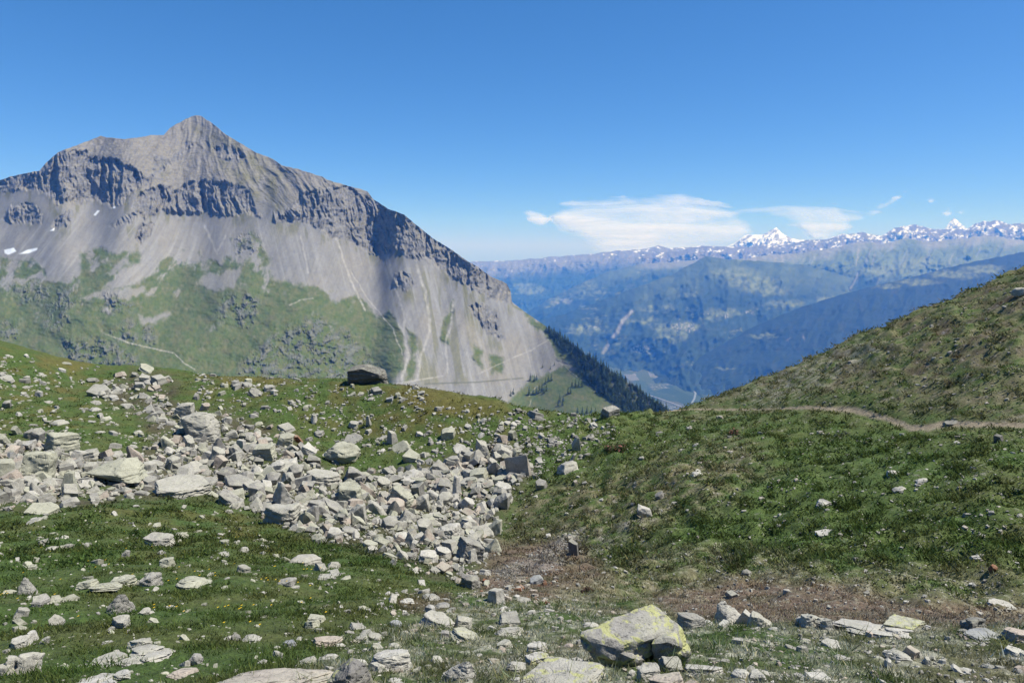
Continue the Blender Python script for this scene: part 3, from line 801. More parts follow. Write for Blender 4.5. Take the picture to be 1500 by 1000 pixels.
# river with its pale canal line on the valley floor
def strip(name, uv, width, z, mat):
    pts = np.array(uv, float)
    dx, dz = ray(pts[:, 0], pts[:, 1])
    Y = z / dz; X = dx * Y
    P = np.stack([X, Y], 1); tgt = np.gradient(P, axis=0); nrm = np.stack([-tgt[:, 1], tgt[:, 0]], 1); nrm /= np.linalg.norm(nrm, axis=1)[:, None]
    a = P - nrm * width / 2; b = P + nrm * width / 2
    co = np.concatenate([np.c_[a, np.full(len(a), z)], np.c_[b, np.full(len(b), z)]])
    n = len(P); f = [(i, i + 1, n + i + 1, n + i) for i in range(n - 1)]
    return tag(link(name, mesh_np(name, co, f, mat)), kind='structure')


pale = NT('pale_water'); pale.b.inputs['Base Color'].default_value = (.17, .19, .20, 1)
strip('river', [(1012,592),(1017,584),(1019,576),(1014,566),(1002,562)], 22, VZ + 6, pale.m)
rd_ = NT('road_asphalt'); rd_.b.inputs['Base Color'].default_value = (.20, .20, .20, 1)
strip('road', [(950,578),(965,583),(985,590),(1005,598)], 22, VZ + 5, rd_.m)

# ================================================================ haze
hz = bpy.data.materials.new('haze_air'); hz.use_nodes = True
ht = hz.node_tree; ht.nodes.remove(ht.nodes['Principled BSDF'])
pv = ht.nodes.new('ShaderNodeVolumePrincipled')
pv.inputs['Color'].default_value = (.08, .30, 1.0, 1); pv.inputs['Absorption Color'].default_value = (1, 1, 1, 1); pv.inputs['Density'].default_value = HAZE; pv.inputs['Anisotropy'].default_value = 0.0
ht.links.new(pv.outputs['Volume'], ht.nodes['Material Output'].inputs['Volume'])
x0, x1, y0, y1, z0, z1 = -28000, 28000, -2000, 26000, VZ - 40, 960
co = [(x, y, z) for x in (x0, x1) for y in (y0, y1) for z in (z0, z1)]
fa = [(0, 1, 3, 2), (4, 6, 7, 5), (0, 4, 5, 1), (2, 3, 7, 6), (0, 2, 6, 4), (1, 5, 7, 3)]
tag(link('haze', mesh_np('haze', co, fa, hz, smooth_shade=False)), kind='stuff')
# ================================================================ rocks
def rock_mat(name, attr):
    t = NT(name)
    pos = t.n('ShaderNodeNewGeometry')
    P = pos.outputs['Position']
    if attr:
        a = t.n('ShaderNodeAttribute', attribute_name='Col'); base, lich = a.outputs['Color'], a.outputs['Alpha']
    else:
        a = t.n('ShaderNodeObjectInfo'); base, lich = a.outputs['Color'], a.outputs['Alpha']
    n1 = t.noise(P, 1.3, 5, .62); n2 = t.noise(P, 9.0, 5, .68, .3); n3 = t.noise(P, 55.0, 3, .65)
    c = t.mixrgb(1.0, base, t.ramp(n1, [(.28, .72), (.5, 1.0), (.72, 1.18)]), 'MULTIPLY')
    c = t.mixrgb(1.0, c, t.ramp(n2, [(.25, .62), (.5, 1.0), (.75, 1.22)]), 'MULTIPLY')
    c = t.mixrgb(1.0, c, t.ramp(n3, [(.2, .80), (.5, 1.0), (.8, 1.15)]), 'MULTIPLY')
    # pale crust on what faces the sky, yellow-green map lichen, black specks
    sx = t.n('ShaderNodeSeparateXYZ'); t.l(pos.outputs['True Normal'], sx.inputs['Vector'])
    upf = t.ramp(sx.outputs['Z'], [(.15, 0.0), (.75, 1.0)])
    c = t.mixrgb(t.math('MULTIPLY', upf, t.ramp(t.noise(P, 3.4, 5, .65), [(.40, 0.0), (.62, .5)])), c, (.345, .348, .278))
    yl = t.noise(P, 5.5, 9, .74, 1.0)
    yth = t.math('SUBTRACT', yl, t.math('SUBTRACT', .86, t.math('MULTIPLY', lich, .46)))
    ym = t.ramp(t.math('MULTIPLY', yth, 12.0), [(.1, 0.0), (.6, .78)])
    c = t.mixrgb(ym, c, (.37, .385, .15))
    bk = t.ramp(t.noise(P, 19.0, 4, .75, .5), [(.54, 0.0), (.66, .78)])
    c = t.mixrgb(t.math('MULTIPLY', bk, t.ramp(t.noise(P, 2.1, 3, .6), [(.36, .15), (.58, 1.0)])), c, (.055, .055, .052))
    t.base(c)
    t.bump(t.math('ADD', t.math('MULTIPLY', n2, .7), t.math('MULTIPLY', n3, .3)), .65, .05)
    return t.m


ROCK_M = rock_mat('lichen_rock', False); RUBBLE_M = rock_mat('lichen_rubble', True)
HULLS = {
 'boulder_fore': [[(-.52,-.02,.363),(-.175,.16,.418),(.02,.25,.455),(.20,.30,.475),(.25,.26,.452),(.375,.05,.365),(.056,-.12,.363),(-.2,-.2,.30),(-.39,-.14,.34),(-.48,.0,.22),(-.36,-.13,.10),(-.2,-.17,.10),(.056,-.1,.12),(-.175,.14,.25),(.22,.28,.25),(.35,.05,.2)],
                  [(.06,-.13,.33),(.25,-.11,.36),(.38,.04,.355),(.47,.0,.14),(.5,.08,.03),(.40,-.02,.04),(.26,-.05,.02),(.12,-.13,.14),(.3,.3,-.2),(.5,.2,-.2),(.2,.05,-.1),(.3,.25,.3)],
                  [(-.30,-.16,.27),(-.36,-.02,.2),(-.30,-.08,-.05),(-.22,-.2,.27),(-.04,-.21,.22),(.06,-.17,.14),(.05,-.1,-.05),(-.2,-.1,-.05),(-.24,-.14,.05),(-.1,.05,-.1),(-.1,0,.25)],
                  [(-.1,.1,-.3),(.3,.1,-.3),(.3,.35,-.3),(-.1,.35,-.3),(-.1,.12,.3),(.25,.1,.3),(.2,.3,.35),(-.1,.25,.3)]],
 'capstone': [[(-.5,-.2,-.5),(-.5,.3,-.5),(-.36,-.2,-.5),(-.48,-.46,.38),(-.46,.3,.42),(-.1,-.5,.5),(.0,.3,.5),(.34,-.46,.26),(.40,.3,.26),(.5,-.1,-.1),(-.42,-.42,-.02),(.32,-.44,.06),(.30,.2,-.1)],
              [(-.34,-.3,-.5),(.34,-.32,-.5),(.42,.2,-.5),(-.3,.3,-.5),(-.30,-.24,-.2),(.1,-.22,-.12),(.36,-.24,-.02),(.4,.2,0),(-.3,.2,-.1)],
              [(.3,-.3,-.5),(.5,-.2,-.5),(.5,.3,-.5),(.38,-.2,.1),(.34,.2,.2)]],
 'prow': [[(-.34,.05,-.5),(.0,-.42,-.5),(.5,-.2,-.5),(.46,.4,-.5),(-.3,.45,-.5),(-.5,.0,.28),(-.32,-.26,.34),(.12,.0,.5),(.26,.25,.46),(.5,.2,.05),(-.2,.4,.4),(.34,-.24,.0)]],
 'overhang': [[(-.5,-.1,-.1),(-.42,-.3,.02),(-.2,.3,.2),(.2,-.42,.10),(.12,.1,.5),(.28,.3,.46),(.5,-.3,-.3),(.46,.3,-.4),(-.3,.3,-.4),(.36,-.44,-.22),(-.4,.2,-.4)],
              [(-.4,-.0,-.5),(.1,-.12,-.5),(.5,-.2,-.5),(.45,.3,-.5),(-.3,.3,-.5),(-.3,.1,0),(.3,.1,0)]],
}


def hull_points(kind, rg):
    j = lambda s, n=1: rg.uniform(-s, s, n)
    if kind in HULLS:
        return [[tuple(np.array(p) + rg.uniform(-.015, .015, 3)) for p in h] for h in HULLS[kind]]
    out = []

    def prism(n, z0, z1, taper, ir, cx=0, cy=0, r=.5, sy=1.0, tilt=0.0):
        a0 = rg.uniform(0, 6.28); pts = []
        for k in range(n):
            a = a0 + (k + rg.uniform(-.28, .28)) * 2 * math.pi / n
            rr_ = r * rg.uniform(1 - ir, 1.0)
            x, y = math.cos(a), math.sin(a)
            m = max(abs(x), abs(y)) ** .6
            x, y = x / m * rr_, y / m * rr_ * sy
            pts.append((cx + x, cy + y, z0))
            t2 = taper * rg.uniform(.85, 1.12)
            pts.append((cx + x * t2 + rg.uniform(-.04, .04), cy + y * t2 + rg.uniform(-.04, .04), z1 + tilt * x + rg.uniform(-.09, .03)))
        return pts
    if kind == 'block':
        out.append(prism(rg.integers(4, 7), -.5, .42, .86, .2, tilt=rg.uniform(-.38, .38)))
        if rg.random() < .5: out[0].append((rg.uniform(-.2, .2), rg.uniform(-.2, .2), .52))
    elif kind == 'slab':
        out.append(prism(rg.integers(5, 8), -.5, .40, .90, .32, sy=.85, tilt=rg.uniform(-.25, .25)))
    elif kind == 'flat':
        p = prism(rg.integers(5, 9), -.5, .05, .96, .42, sy=.9)
        p += [(x * .6, y * .6, .4 + rg.uniform(-.1, .1)) for x, y, z in p[1::2]]
        out.append(p)
    elif kind == 'pyramid':
        p = prism(rg.integers(4, 7), -.5, -.1, .86, .2)
        ax = rg.uniform(-.16, .16)
        p += [(ax, rg.uniform(-.1, .1), .5), (ax + rg.uniform(.06, .2), rg.uniform(-.12, .12), rg.uniform(.30, .48))]
        out.append(p)
    elif kind == 'wedge':
        s = rg.choice([-1, 1])
        out.append([(-.5, -.4, -.5), (.5, -.42, -.5), (.46, .42, -.5), (-.46, .4, -.5), (s * .38, -.3, .5), (s * .44, .34, .42), (s * .05, .3, .42), (-s * .45, -.32, -.1), (-s * .4, .2, .05), (s * .1, -.4, .32)])
        out[0] = [tuple(np.array(q_) + rg.uniform(-.06, .06, 3)) for q_ in out[0]]
    elif kind == 'round':
        v = rg.normal(size=(30, 3)); v /= np.abs(v).max(1)[:, None] ** .55 * np.linalg.norm(v, axis=1)[:, None] ** .45
        out.append([tuple(q_) for q_ in v * .48 * rg.uniform(.86, 1.0, (30, 1))])
    elif kind == 'upright':
        out.append(prism(rg.integers(4, 6), -.5, .45, rg.uniform(.5, .75), .25, tilt=rg.uniform(-.5, .5)))
    elif kind == 'plank':
        out.append([(-.5, -.3, -.5), (.5, -.2, -.5), (.45, .4, -.5), (-.5, .4, -.5), (-.5, -.3, .3), (.5, -.1, .5), (.4, .4, .2), (-.48, .38, .2), (.1, -.45, .1), (.0, -.4, -.5)])
    elif kind == 'outcrop':
        for k in range(int(rg.integers(6, 9))):
            cx = rg.uniform(-.36, .36); cy = rg.uniform(-.3, .3)
            out.append(prism(rg.integers(5, 8), -.5, rg.uniform(-.15, .45), .84, .4, cx, cy, rg.uniform(.16, .30), 1.1, tilt=rg.uniform(-.5, .5)))
    return out


def rock_mesh(name, kind, seed, L, amp=1.0, strata=0.0, mat=ROCK_M):
    rg = np.random.default_rng(seed)
    bm = bmesh.new()
    for pts in hull_points(kind, rg):
        b2 = bmesh.new()
        for p in pts: b2.verts.new(p)
        r = bmesh.ops.convex_hull(b2, input=b2.verts)
        bmesh.ops.delete(b2, geom=list({g for g in r['geom_interior'] + r['geom_unused'] if isinstance(g, bmesh.types.BMVert)}), context='VERTS')
        bmesh.ops.dissolve_limit(b2, angle_limit=R(9), verts=b2.verts, edges=b2.edges)
        if L < .3:
            bmesh.ops.bevel(b2, geom=b2.edges[:], offset=.018 if kind != 'round' else .05, offset_type='OFFSET', segments=1, affect='EDGES', clamp_overlap=True)
        m2 = bpy.data.meshes.new('t'); b2.to_mesh(m2); b2.free(); bm.from_mesh(m2); bpy.data.meshes.remove(m2)
    bmesh.ops.triangulate(bm, faces=bm.faces[:])
    for _ in range(5):
        e = [e for e in bm.edges if e.calc_length() > L]
        if not e or len(bm.faces) > 9000: break
        bmesh.ops.subdivide_edges(bm, edges=e, cuts=1)
        bmesh.ops.triangulate(bm, faces=bm.faces[:])
    bm.normal_update()
    co = np.array([v.co[:] for v in bm.verts]); no = np.array([v.normal[:] for v in bm.verts])
    o = rg.uniform(0, 50, 3)
    d = (.05 if kind == 'round' else .030) * noise3(co * 2.6 + o, seed) + .020 * noise3(co * 6 + o, seed + 1) + .013 * noise3(co * 14 + o, seed + 2)
    if L < .08: d = d + .008 * noise3(co * 34 + o, seed + 3) - .03 * np.clip(1 - np.abs(noise3(co * np.array([3, 3, 8]) + o, seed + 5)) * 9, 0, 1)
    if strata:
        ph = co @ np.array([.25, .15, 1.0]) * 9 + 3.2 * noise3(co * 1.7 + o, seed + 4)
        d = d + strata * .03 * np.tanh(3 * np.sin(ph * 2.2))
    co = co + no * (d * amp)[:, None]
    for v, c in zip(bm.verts, co): v.co = c
    me = bpy.data.meshes.new(name); bm.to_mesh(me); bm.free()
    if mat: me.materials.append(mat)
    me.polygons.foreach_set('use_smooth', np.ones(len(me.polygons), bool))
    me.set_sharp_from_angle(angle=R(28))
    return me


TINT = {'grey': (.28, .274, .256), 'pale': (.365, .357, .318), 'green': (.365, .368, .292), 'dark': (.19, .185, .175), 'pink': (.40, .345, .295), 'rust': (.22, .10, .055), 'white': (.45, .44, .405), 'blue': (.29, .305, .32), 'tan': (.38, .345, .30)}
LIBR = {k: [rock_mesh('rock', k, 900 + 31 * i + 7 * len(k), .13, strata=(.25 if k in ('slab', 'wedge', 'flat') else .1)) for i in range(n)] for k, n in (('block', 8), ('slab', 6), ('flat', 6), ('pyramid', 5), ('wedge', 5), ('round', 4), ('upright', 4), ('plank', 2), ('outcrop', 3))}
NOUN = {'block': 'block', 'slab': 'slab', 'flat': 'flat stone', 'pyramid': 'pointed rock', 'wedge': 'wedge', 'round': 'rounded boulder', 'upright': 'upright stone', 'plank': 'long slab', 'outcrop': 'outcrop'}


def normal_at(x, y, s=.8):
    n = np.stack([ground(x - s, y) - ground(x + s, y), ground(x, y - s) - ground(x, y + s), np.full(np.shape(x), 2 * s)], -1)
    return n / np.linalg.norm(n, axis=-1)[..., None]


def fit(kind, u0, u1, vt, vb, rg):
    """position and size of a rock that fills the sight window u0..u1, vt..vb and stands on the ground"""
    x, y, z = (float(a[0]) for a in hit((u0 + u1) / 2, vb - .06 * (vb - vt)))
    if y != y: return None
    f = y * CP - z * SP
    w = (u1 - u0) * f / 1000; H = (vb - vt) * f / 1000
    n = normal_at(x, y)
    dirv = np.array([x, y, z]); dist = np.linalg.norm(dirv); dirv = dirv / dist
    g = max(.06, -float(dirv @ n)); e = max(.3, math.sqrt(1 - dirv[2] ** 2))
    dr = {'block': .95, 'slab': .95, 'flat': .8, 'pyramid': .75, 'wedge': .8, 'round': .9, 'upright': .8, 'plank': .3, 'outcrop': .6}.get(kind, .75)
    d = dr * w
    if kind in ('flat', 'outcrop'):
        d = min(1.3 * w, max(.3 * w, .75 * H / g)); h = np.clip((H - .6 * d * g) / e, .10 * w, .5 * w)
    elif kind == 'slab':
        h = np.clip((H - d * g) / e, .16 * w, .42 * w)
    else:
        h = np.clip((H - .6 * d * g) / e, .3 * w, 2.2 * w)
        if kind in ('block', 'wedge', 'round'): h = min(h, .72 * w)
    hd = dirv[:2] / np.linalg.norm(dirv[:2])
    x += hd[0] * d * .42; y += hd[1] * d * .42
    return x, y, float(ground(x, y)), w, d, float(h), n


def orient(n, amt, yaw):
    up = Vector((0, 0, 1)).lerp(Vector(n), amt).normalized()
    return Vector((0, 0, 1)).rotation_difference(up) @ Quaternion((0, 0, 1), yaw)


ROCKS = []      # every single rock: dict(o, u, v, px, kind, tint, zone, lab, land)


def put_rock(u0, u1, vt, vb, kind, tint, lich=.3, lab=None, land=None, detail=None, yaw=None, seed=0, grp=None, amp=1.0):
    rg = np.random.default_rng(int(u0 * 7 + vb * 13 + seed))
    r = fit(kind, u0, u1, vt, vb, rg)
    if r is None: return None
    x, y, z, w, d, h, n = r
    if detail:
        me = rock_mesh('rock', kind, int(u0 * 3 + vb * 5) + seed, detail, amp, strata=.28 if kind in ('slab', 'outcrop', 'wedge', 'flat', 'boulder_fore') else .15)
    else:
        L_ = LIBR[kind]; me = L_[int(rg.integers(len(L_)))]
    cat = 'boulder' if w > .9 else ('stone' if w < .45 else 'rock')
    if kind == 'outcrop': cat = 'outcrop'
    o = link({'boulder': 'boulder', 'stone': 'stone', 'rock': 'rock', 'outcrop': 'rock_outcrop'}[cat], me)
    ext = 1.22
    o.scale = (w * (1.14 if lab is not None else 1.04), d * 1.06, h * ext)
    if yaw is None: yaw = rg.uniform(-.35, .35) + (math.pi if (kind not in HULLS and rg.random() < .5) else 0)
    q_ = orient(n, .75 if kind in ('flat', 'slab', 'plank', 'outcrop') else .3, yaw)
    if kind not in HULLS and kind not in ('flat', 'plank', 'outcrop', 'upright', 'round'):
        k_ = .6 if detail else 1.0
        q_ = Quaternion((1, 0, 0), k_ * rg.normal(.24, .20)) @ Quaternion((0, 1, 0), k_ * rg.normal(.05, .20)) @ q_
    o.rotation_mode = 'QUATERNION'; o.rotation_quaternion = q_
    o.location = (x, y, z + h * (.5 - (ext - 1) * .5) - (.04 if lab or kind in HULLS else .13) * h)
    if kind == 'boulder_fore':
        o.scale = (w * 1.04, w, w * .88); hx_, hy_, hz0 = (float(t[0]) for t in hit((u0 + u1) / 2, 971.0)); o.location = (hx_, hy_, hz0); o.rotation_quaternion = (1, 0, 0, 0)
    else:
        n_ = len(me.vertices); c_ = np.empty(n_ * 3); me.vertices.foreach_get('co', c_); c_ = c_.reshape(-1, 3)
        m3 = np.array(o.rotation_quaternion.to_matrix()); sc = np.array(o.scale); lo = np.array(o.location)
        for _ in range(3):          # settle its size so that it spans the window it was measured in
            p_ = (c_ * sc) @ m3.T + lo
            gz = ground(p_[:, 0], p_[:, 1]); pu, pv_ = project(p_[:, 0], p_[:, 1], np.maximum(p_[:, 2], gz))
            sw = np.clip((u1 - u0) / max(pu.max() - pu.min(), 1e-3), .7, 1.4); sh_ = np.clip((vb - vt) / max(vb - pv_.min(), 1e-3), .6, 1.5)
            sc = sc * np.array([sw, sw ** .6, sh_]); sc[2] = np.clip(sc[2], .07 * sc[0], 2.4 * sc[0])
            lo[0] += ((u0 + u1) / 2 - (pu.max() + pu.min()) / 2) * (lo[1] * CP - lo[2] * SP) / 1000
            lo[2] = ground(lo[0], lo[1]) + sc[2] * (.39 - (.04 if lab else .10))
        o.scale = sc; o.location = lo
    o.color = (*[(.55 if kind == 'capstone' else .86) * q for q in TINT[tint]], lich)  # capstone tint darkened further, painting in the shade of its front face
    o['category'] = cat
    ROCKS.append(dict(o=o, u=(u0 + u1) / 2, v=vb, px=(u1 - u0) * (vb - vt), kind=kind, tint=tint, lab=lab, land=land, grp=grp, w=w, x=x, y=y))
    return o


F = .045
# u0, u1, top, base, shape, tint, lichen, label, landmark name (for its neighbours), detail
HERO = [
 (853,1014,886,976,'boulder_fore','grey',.79,'large tilted boulder splashed with yellow lichen, hollow underneath','the hollow lichen boulder',F),
 (752,888,968,1012,'block','pale',.72,'broad pale block with yellow lichen below the hollow boulder','the broad pale block',F),
 (478,548,963,1012,'wedge','dark',.62,'dark split boulder striped with lichen at the bottom edge','the split dark boulder',F),
 (262,508,980,1024,'flat','tan',.3,'long pinkish bedrock slab at the bottom edge of the meadow','the pinkish bedrock slab',F),
 (540,606,950,987,'slab','white',.35,'smooth whitish sloping boulder beside the split dark boulder','the whitish sloping boulder',F),
 (1041,1092,879,917,'pyramid','white',.35,'whitish pyramid stone at the edge of the brown bare soil','the whitish pyramid stone',F),
 (991,1037,896,922,'block','grey',.5,'tufted grey rock between the hollow boulder and the whitish pyramid','',F),
 (1094,1132,894,920,'wedge','pale',.3,'pale wedge leaning beside the whitish pyramid stone','',F),
 (963,1005,961,987,'block','grey',.35,'folded grey stone under the sunny end of the hollow boulder','',F),
 (930,968,969,1000,'slab','pale',.6,'yellow-topped slab in front of the hollow boulder','',F),
 (950,1004,984,1012,'slab','pink',.2,'pinkish slab at the bottom edge under the hollow boulder','',F),
 (1002,1060,972,992,'slab','white',.2,'smooth whitish slab on the stony lip beside folded grey stone','',F),
 (1069,1104,979,997,'flat','white',.2,'first of two touching whitish stones on the lip','',F),
 (1098,1127,980,998,'block','white',.25,'second of two touching whitish stones on the lip','',F),
 (1164,1222,898,924,'outcrop','pale',.5,'ragged pale outcrop where brown soil meets the lip','the ragged pale outcrop',F),
 (1218,1350,908,940,'outcrop','white',.35,'long low whitish outcrop along the stony lip','the long whitish outcrop',F),
 (1290,1356,901,926,'block','green',.75,'green-crusted block standing on the long whitish outcrop','',F),
 (1445,1490,876,888,'slab','white',.4,'thin whitish slab lying on dark soil at the frame edge','the thin whitish slab',F),
 (1411,1476,925,940,'slab','blue',.1,'bluish grey flat slab on the lip','the bluish flat slab',F),
 (1466,1515,918,942,'slab','pink',.2,'stacked pinkish slabs beside the bluish flat slab','',F),
 (1468,1512,945,963,'slab','white',.3,'smooth whitish stone below the stacked pinkish slabs','',F),
 (1178,1218,984,1000,'slab','white',.2,'whitish stone in turf at the bottom edge, alone','',F),
 (1290,1338,951,970,'flat','pale',.3,'pale flat stone half sunk in the lip turf','',F),
 (1405,1450,903,922,'outcrop','dark',.3,'dark crumbling outcrop above the bluish flat slab','',F),
 (612,668,894,922,'slab','white',.5,'whitish tilted slab with lichen, upper of a touching pair','the whitish tilted slab',F),
 (664,692,901,923,'block','pale',.4,'squat pale block touching the whitish tilted slab','',F),
 (659,710,919,939,'slab','green',.65,'yellow-crusted slab just below the touching pair','',F),
 (728,764,895,917,'block','grey',.2,'grey rock with a shadowed underside on the stony flat','the shadowed grey rock',F),
 (724,768,917,932,'flat','pale',.5,'thin pale slab in the turf below the shadowed grey rock','',F),
 (769,803,938,958,'slab','white',.55,'whitish slab above a matching lichen slab','',F),
 (768,806,954,975,'slab','white',.7,'lichen-spotted slab above the broad pale block','',F),
 (644,702,968,1000,'pyramid','white',.4,'whitish ridge-backed stone in turf at the bottom edge','the ridge-backed stone',F),
 (740,772,968,984,'flat','pale',.3,'flat pale stone touching the shaded end of the broad block','',F),
 (631,652,960,974,'block','white',.2,'small whitish stone above the ridge-backed stone','',F),
 (674,704,840,864,'block','dark',.2,'dark-faced block where the boulder field ends','the dark-faced end block',F),
 (667,710,785,822,'block','grey',.15,'cracked grey boulder at the low tip of the boulder field','the cracked grey boulder',F),
 (681,700,803,824,'upright','white',.1,'whitish stone leaning on the cracked grey boulder','',None),
 (682,724,768,788,'slab','pale',.1,'pale slab above the cracked grey boulder','',None),
 (832,848,786,815,'block','dark',.1,'dark rocks crumbling from the turf slope above the brown hollow','the dark slope rock',None),
 (209,262,779,803,'slab','pale',.4,'whitish ridged slab in the upper meadow','the ridged meadow slab',F),
 (254,277,779,790,'flat','green',.4,'','',None),
 (21,58,845,873,'pyramid','grey',.2,'grey pointed rock above the squared meadow rock','the grey pointed rock',F),
 (43,78,869,890,'block','grey',.3,'squared grey rock with a black shaded end','',F),
 (72,96,871,884,'slab','green',.4,'','',None),
 (18,44,888,906,'slab','pale',.3,'','',None),
 (108,147,847,864,'slab','green',.4,'greenish slab tilted in the meadow grass','the greenish tilted slab',F),
 (158,202,841,859,'slab','green',.6,'yellowish slab leaning against a grey rock in the meadow','',F),
 (194,240,837,860,'wedge','grey',.25,'grey wedge rock with the yellowish slab against it','the grey meadow wedge',F),
 (128,180,854,872,'flat','green',.6,'long yellowish slab below the yellowish leaning one','',F),
 (254,312,843,864,'flat','green',.5,'broad greenish flat slab in mid meadow','the broad meadow slab',F),
 (151,199,870,902,'pyramid','grey',.3,'grey peaked rock with a notched top in the meadow','the notched grey rock',F),
 (161,192,899,922,'slab','pale',.3,'pale slanting stone below the notched grey rock','',F),
 (14,49,929,950,'block','pale',.5,'pale blocky stone in dense lower meadow grass','the blocky meadow stone',F),
 (40,57,922,938,'block','white',.2,'','',None),
 (55,74,931,944,'wedge','pale',.2,'','',None),
 (232,258,815,830,'slab','green',.4,'','',None),
 (174,191,805,818,'wedge','grey',.3,'','',None),
 (203,222,889,900,'slab','pale',.2,'','',None),
 (214,234,904,915,'slab','green',.3,'','',None),
 (70,96,900,917,'block','pale',.2,'','',None),
 (100,258,946,982,'outcrop','pale',.3,'long layered bedrock outcrop in the lower meadow','the layered bedrock outcrop',F),
 (184,224,933,953,'slab','pale',.5,'pale flaky stone on the layered outcrop','',F),
 (-12,66,954,992,'outcrop','pale',.2,'broken pale outcrop at the corner of the meadow','the corner outcrop',F),
 (85,192,985,1016,'outcrop','white',.2,'whitish gritty outcrop cut by the bottom edge','',F),
 (275,298,956,974,'round','grey',.2,'rounded grey stone between outcrop and pinkish slab','',F),
 (243,292,978,993,'flat','pink',.2,'pinkish flat stone at the end of the layered outcrop','',F),
 (447,478,899,914,'block','green',.35,'square pale block alone in mid meadow','the square meadow block',F),
 (403,435,845,859,'wedge','grey',.3,'','',None),
 (345,368,826,839,'slab','pale',.3,'','',None),
 (354,384,929,940,'round','pale',.3,'pale rounded stone with a small dark partner','the pale rounded stone',F),
 (337,354,927,939,'block','dark',.2,'','',None),
 (456,503,931,950,'slab','pink',.15,'pink-streaked slab on the stony meadow edge','the pink-streaked slab',F),
 (413,434,936,948,'slab','blue',.2,'','',None),
 (430,464,960,976,'wedge','pale',.3,'pale ribbed stone above the pinkish bedrock slab','',F),
 (569,589,907,919,'round','blue',.1,'','',None),
 (527,548,921,932,'slab','pale',.2,'','',None),
 (519,540,929,940,'slab','pale',.3,'','',None),
 (539,561,926,938,'block','pale',.3,'','',None),
 (542,562,941,953,'slab','pale',.3,'','',None),
 (397,415,952,964,'slab','pale',.3,'','',None),
 (510,542,965,978,'slab','white',.2,'','',None),
 (421,472,811,829,'flat','pale',.2,'long low pale stone in the upper meadow','the long low stone',None),
 (477,499,822,833,'flat','pale',.2,'','',None),
 (465,500,841,848,'flat','pale',.2,'','',None),
 (347,365,800,809,'flat','pale',.2,'','',None),
 (317,336,807,815,'flat','pale',.2,'','',None),
 (34,62,758,766,'slab','pale',.3,'','',None),
 # the boulder field
 (508,571,533,566,'capstone','dark',.1,'big dark capstone block perched on the skyline crest','the crest capstone',F),
 (264,324,603,653,'prow','pale',.35,'huge prow-shaped boulder with a black shaded face','the prow-shaped boulder',F),
 (253,286,589,615,'block','pale',.4,'squared pale boulder behind the prow-shaped boulder','',.07),
 (474,529,646,683,'round','green',.25,'rounded boulder with a hollow on top in the turf','the hollowed round boulder',.06),
 (124,219,669,715,'overhang','green',.35,'broad overhanging boulder with black shadow beneath','the overhanging boulder',F),
 (22,85,659,707,'slab','green',.5,'great lichen slab sloping at the field edge','the great lichen slab',.06),
 (-8,24,671,703,'block','green',.4,'lichen block jammed against the great lichen slab','',None),
 (60,118,632,664,'block','green',.5,'large lichen boulder standing above the great slab','the large lichen boulder',.06),
 (86,120,689,724,'upright','green',.45,'pale lichen stone standing beside the overhanging boulder','',None),
 (126,163,562,583,'slab','pale',.3,'flat capstone propped on a small rock high in the field','the propped capstone',None),
 (140,156,572,584,'round','pale',.1,'rounded rock under the propped capstone','',None),
 (34,90,735,754,'slab','green',.45,'low lichen slab where the field meets the meadow','the low lichen slab',None),
 (0,18,712,734,'block','dark',.1,'','',None),
 (34,58,712,730,'block','green',.3,'','',None),
 (222,312,694,733,'slab','pale',.2,'broad bright slab in the middle of the boulder field','the broad bright slab',.06),
 (369,406,649,678,'block','green',.3,'bright-topped block in the upper boulder field','the bright-topped block',.07),
 (404,434,619,635,'block','pale',.3,'','',None),
 (405,432,633,657,'block','green',.2,'tall block with a dark front next to rusty rock','the dark-fronted block',.07),
 (429,444,635,650,'block','rust',.0,'rust-red rock beside the dark-fronted block','the rust-red rock',None),
 (395,441,674,695,'slab','pale',.2,'','',None),
 (446,499,686,712,'slab','pale',.2,'long tilted slab below the hollowed round boulder','the long tilted slab',.07),
 (317,349,683,708,'block','dark',.1,'dark-fronted block under the prow-shaped boulder','',None),
 (328,372,694,722,'slab','grey',.2,'','',None),
 (353,382,703,722,'slab','pale',.2,'','',None),
 (318,354,715,742,'wedge','grey',.1,'grey striped wedge with thin layers','the striped wedge',.06),
 (385,412,690,714,'block','grey',.1,'','',None),
 (398,439,705,748,'pyramid','white',.1,'bright pyramid block rising from the boulder field','the bright pyramid block',.06),
 (383,442,736,772,'slab','pale',.25,'large bright slab at the foot of the pyramid block','',.06),
 (493,532,703,740,'block','green',.2,'greenish cube boulder in the central boulder field','the greenish cube boulder',.07),
 (468,510,731,757,'slab','grey',.1,'','',None),
 (505,534,683,707,'wedge','grey',.1,'','',None),
 (272,304,676,695,'slab','pale',.3,'','',None),
 (305,330,653,684,'block','pale',.2,'','',None),
 (249,270,663,688,'upright','pale',.3,'','',None),
 (567,610,710,743,'block','green',.35,'flat-topped greenish boulder with a dark front','the flat-topped boulder',.06),
 (602,623,705,730,'block','grey',.1,'','',None),
 (646,668,626,647,'block','green',.3,'lone bright cube on the turf bank below the crest','the lone bank cube',None),
 (570,602,644,665,'slab','green',.3,'lozenge slab lying on the turf bank','the lozenge slab',None),
 (566,584,630,652,'upright','pale',.2,'pale upright stone behind the lozenge slab','',None),
 (696,719,642,674,'upright','pale',.2,'tall pale stone with a dark side at the turf edge','the tall pale stone',.07),
 (654,676,667,684,'round','grey',.1,'','',None),
 (679,699,660,682,'block','pale',.2,'','',None),
 (738,780,666,698,'plank','tan',.1,'long plank-like slab leaning on the trail slope','the plank-like slab',None),
 (638,664,698,719,'slab','pink',.1,'','',None),
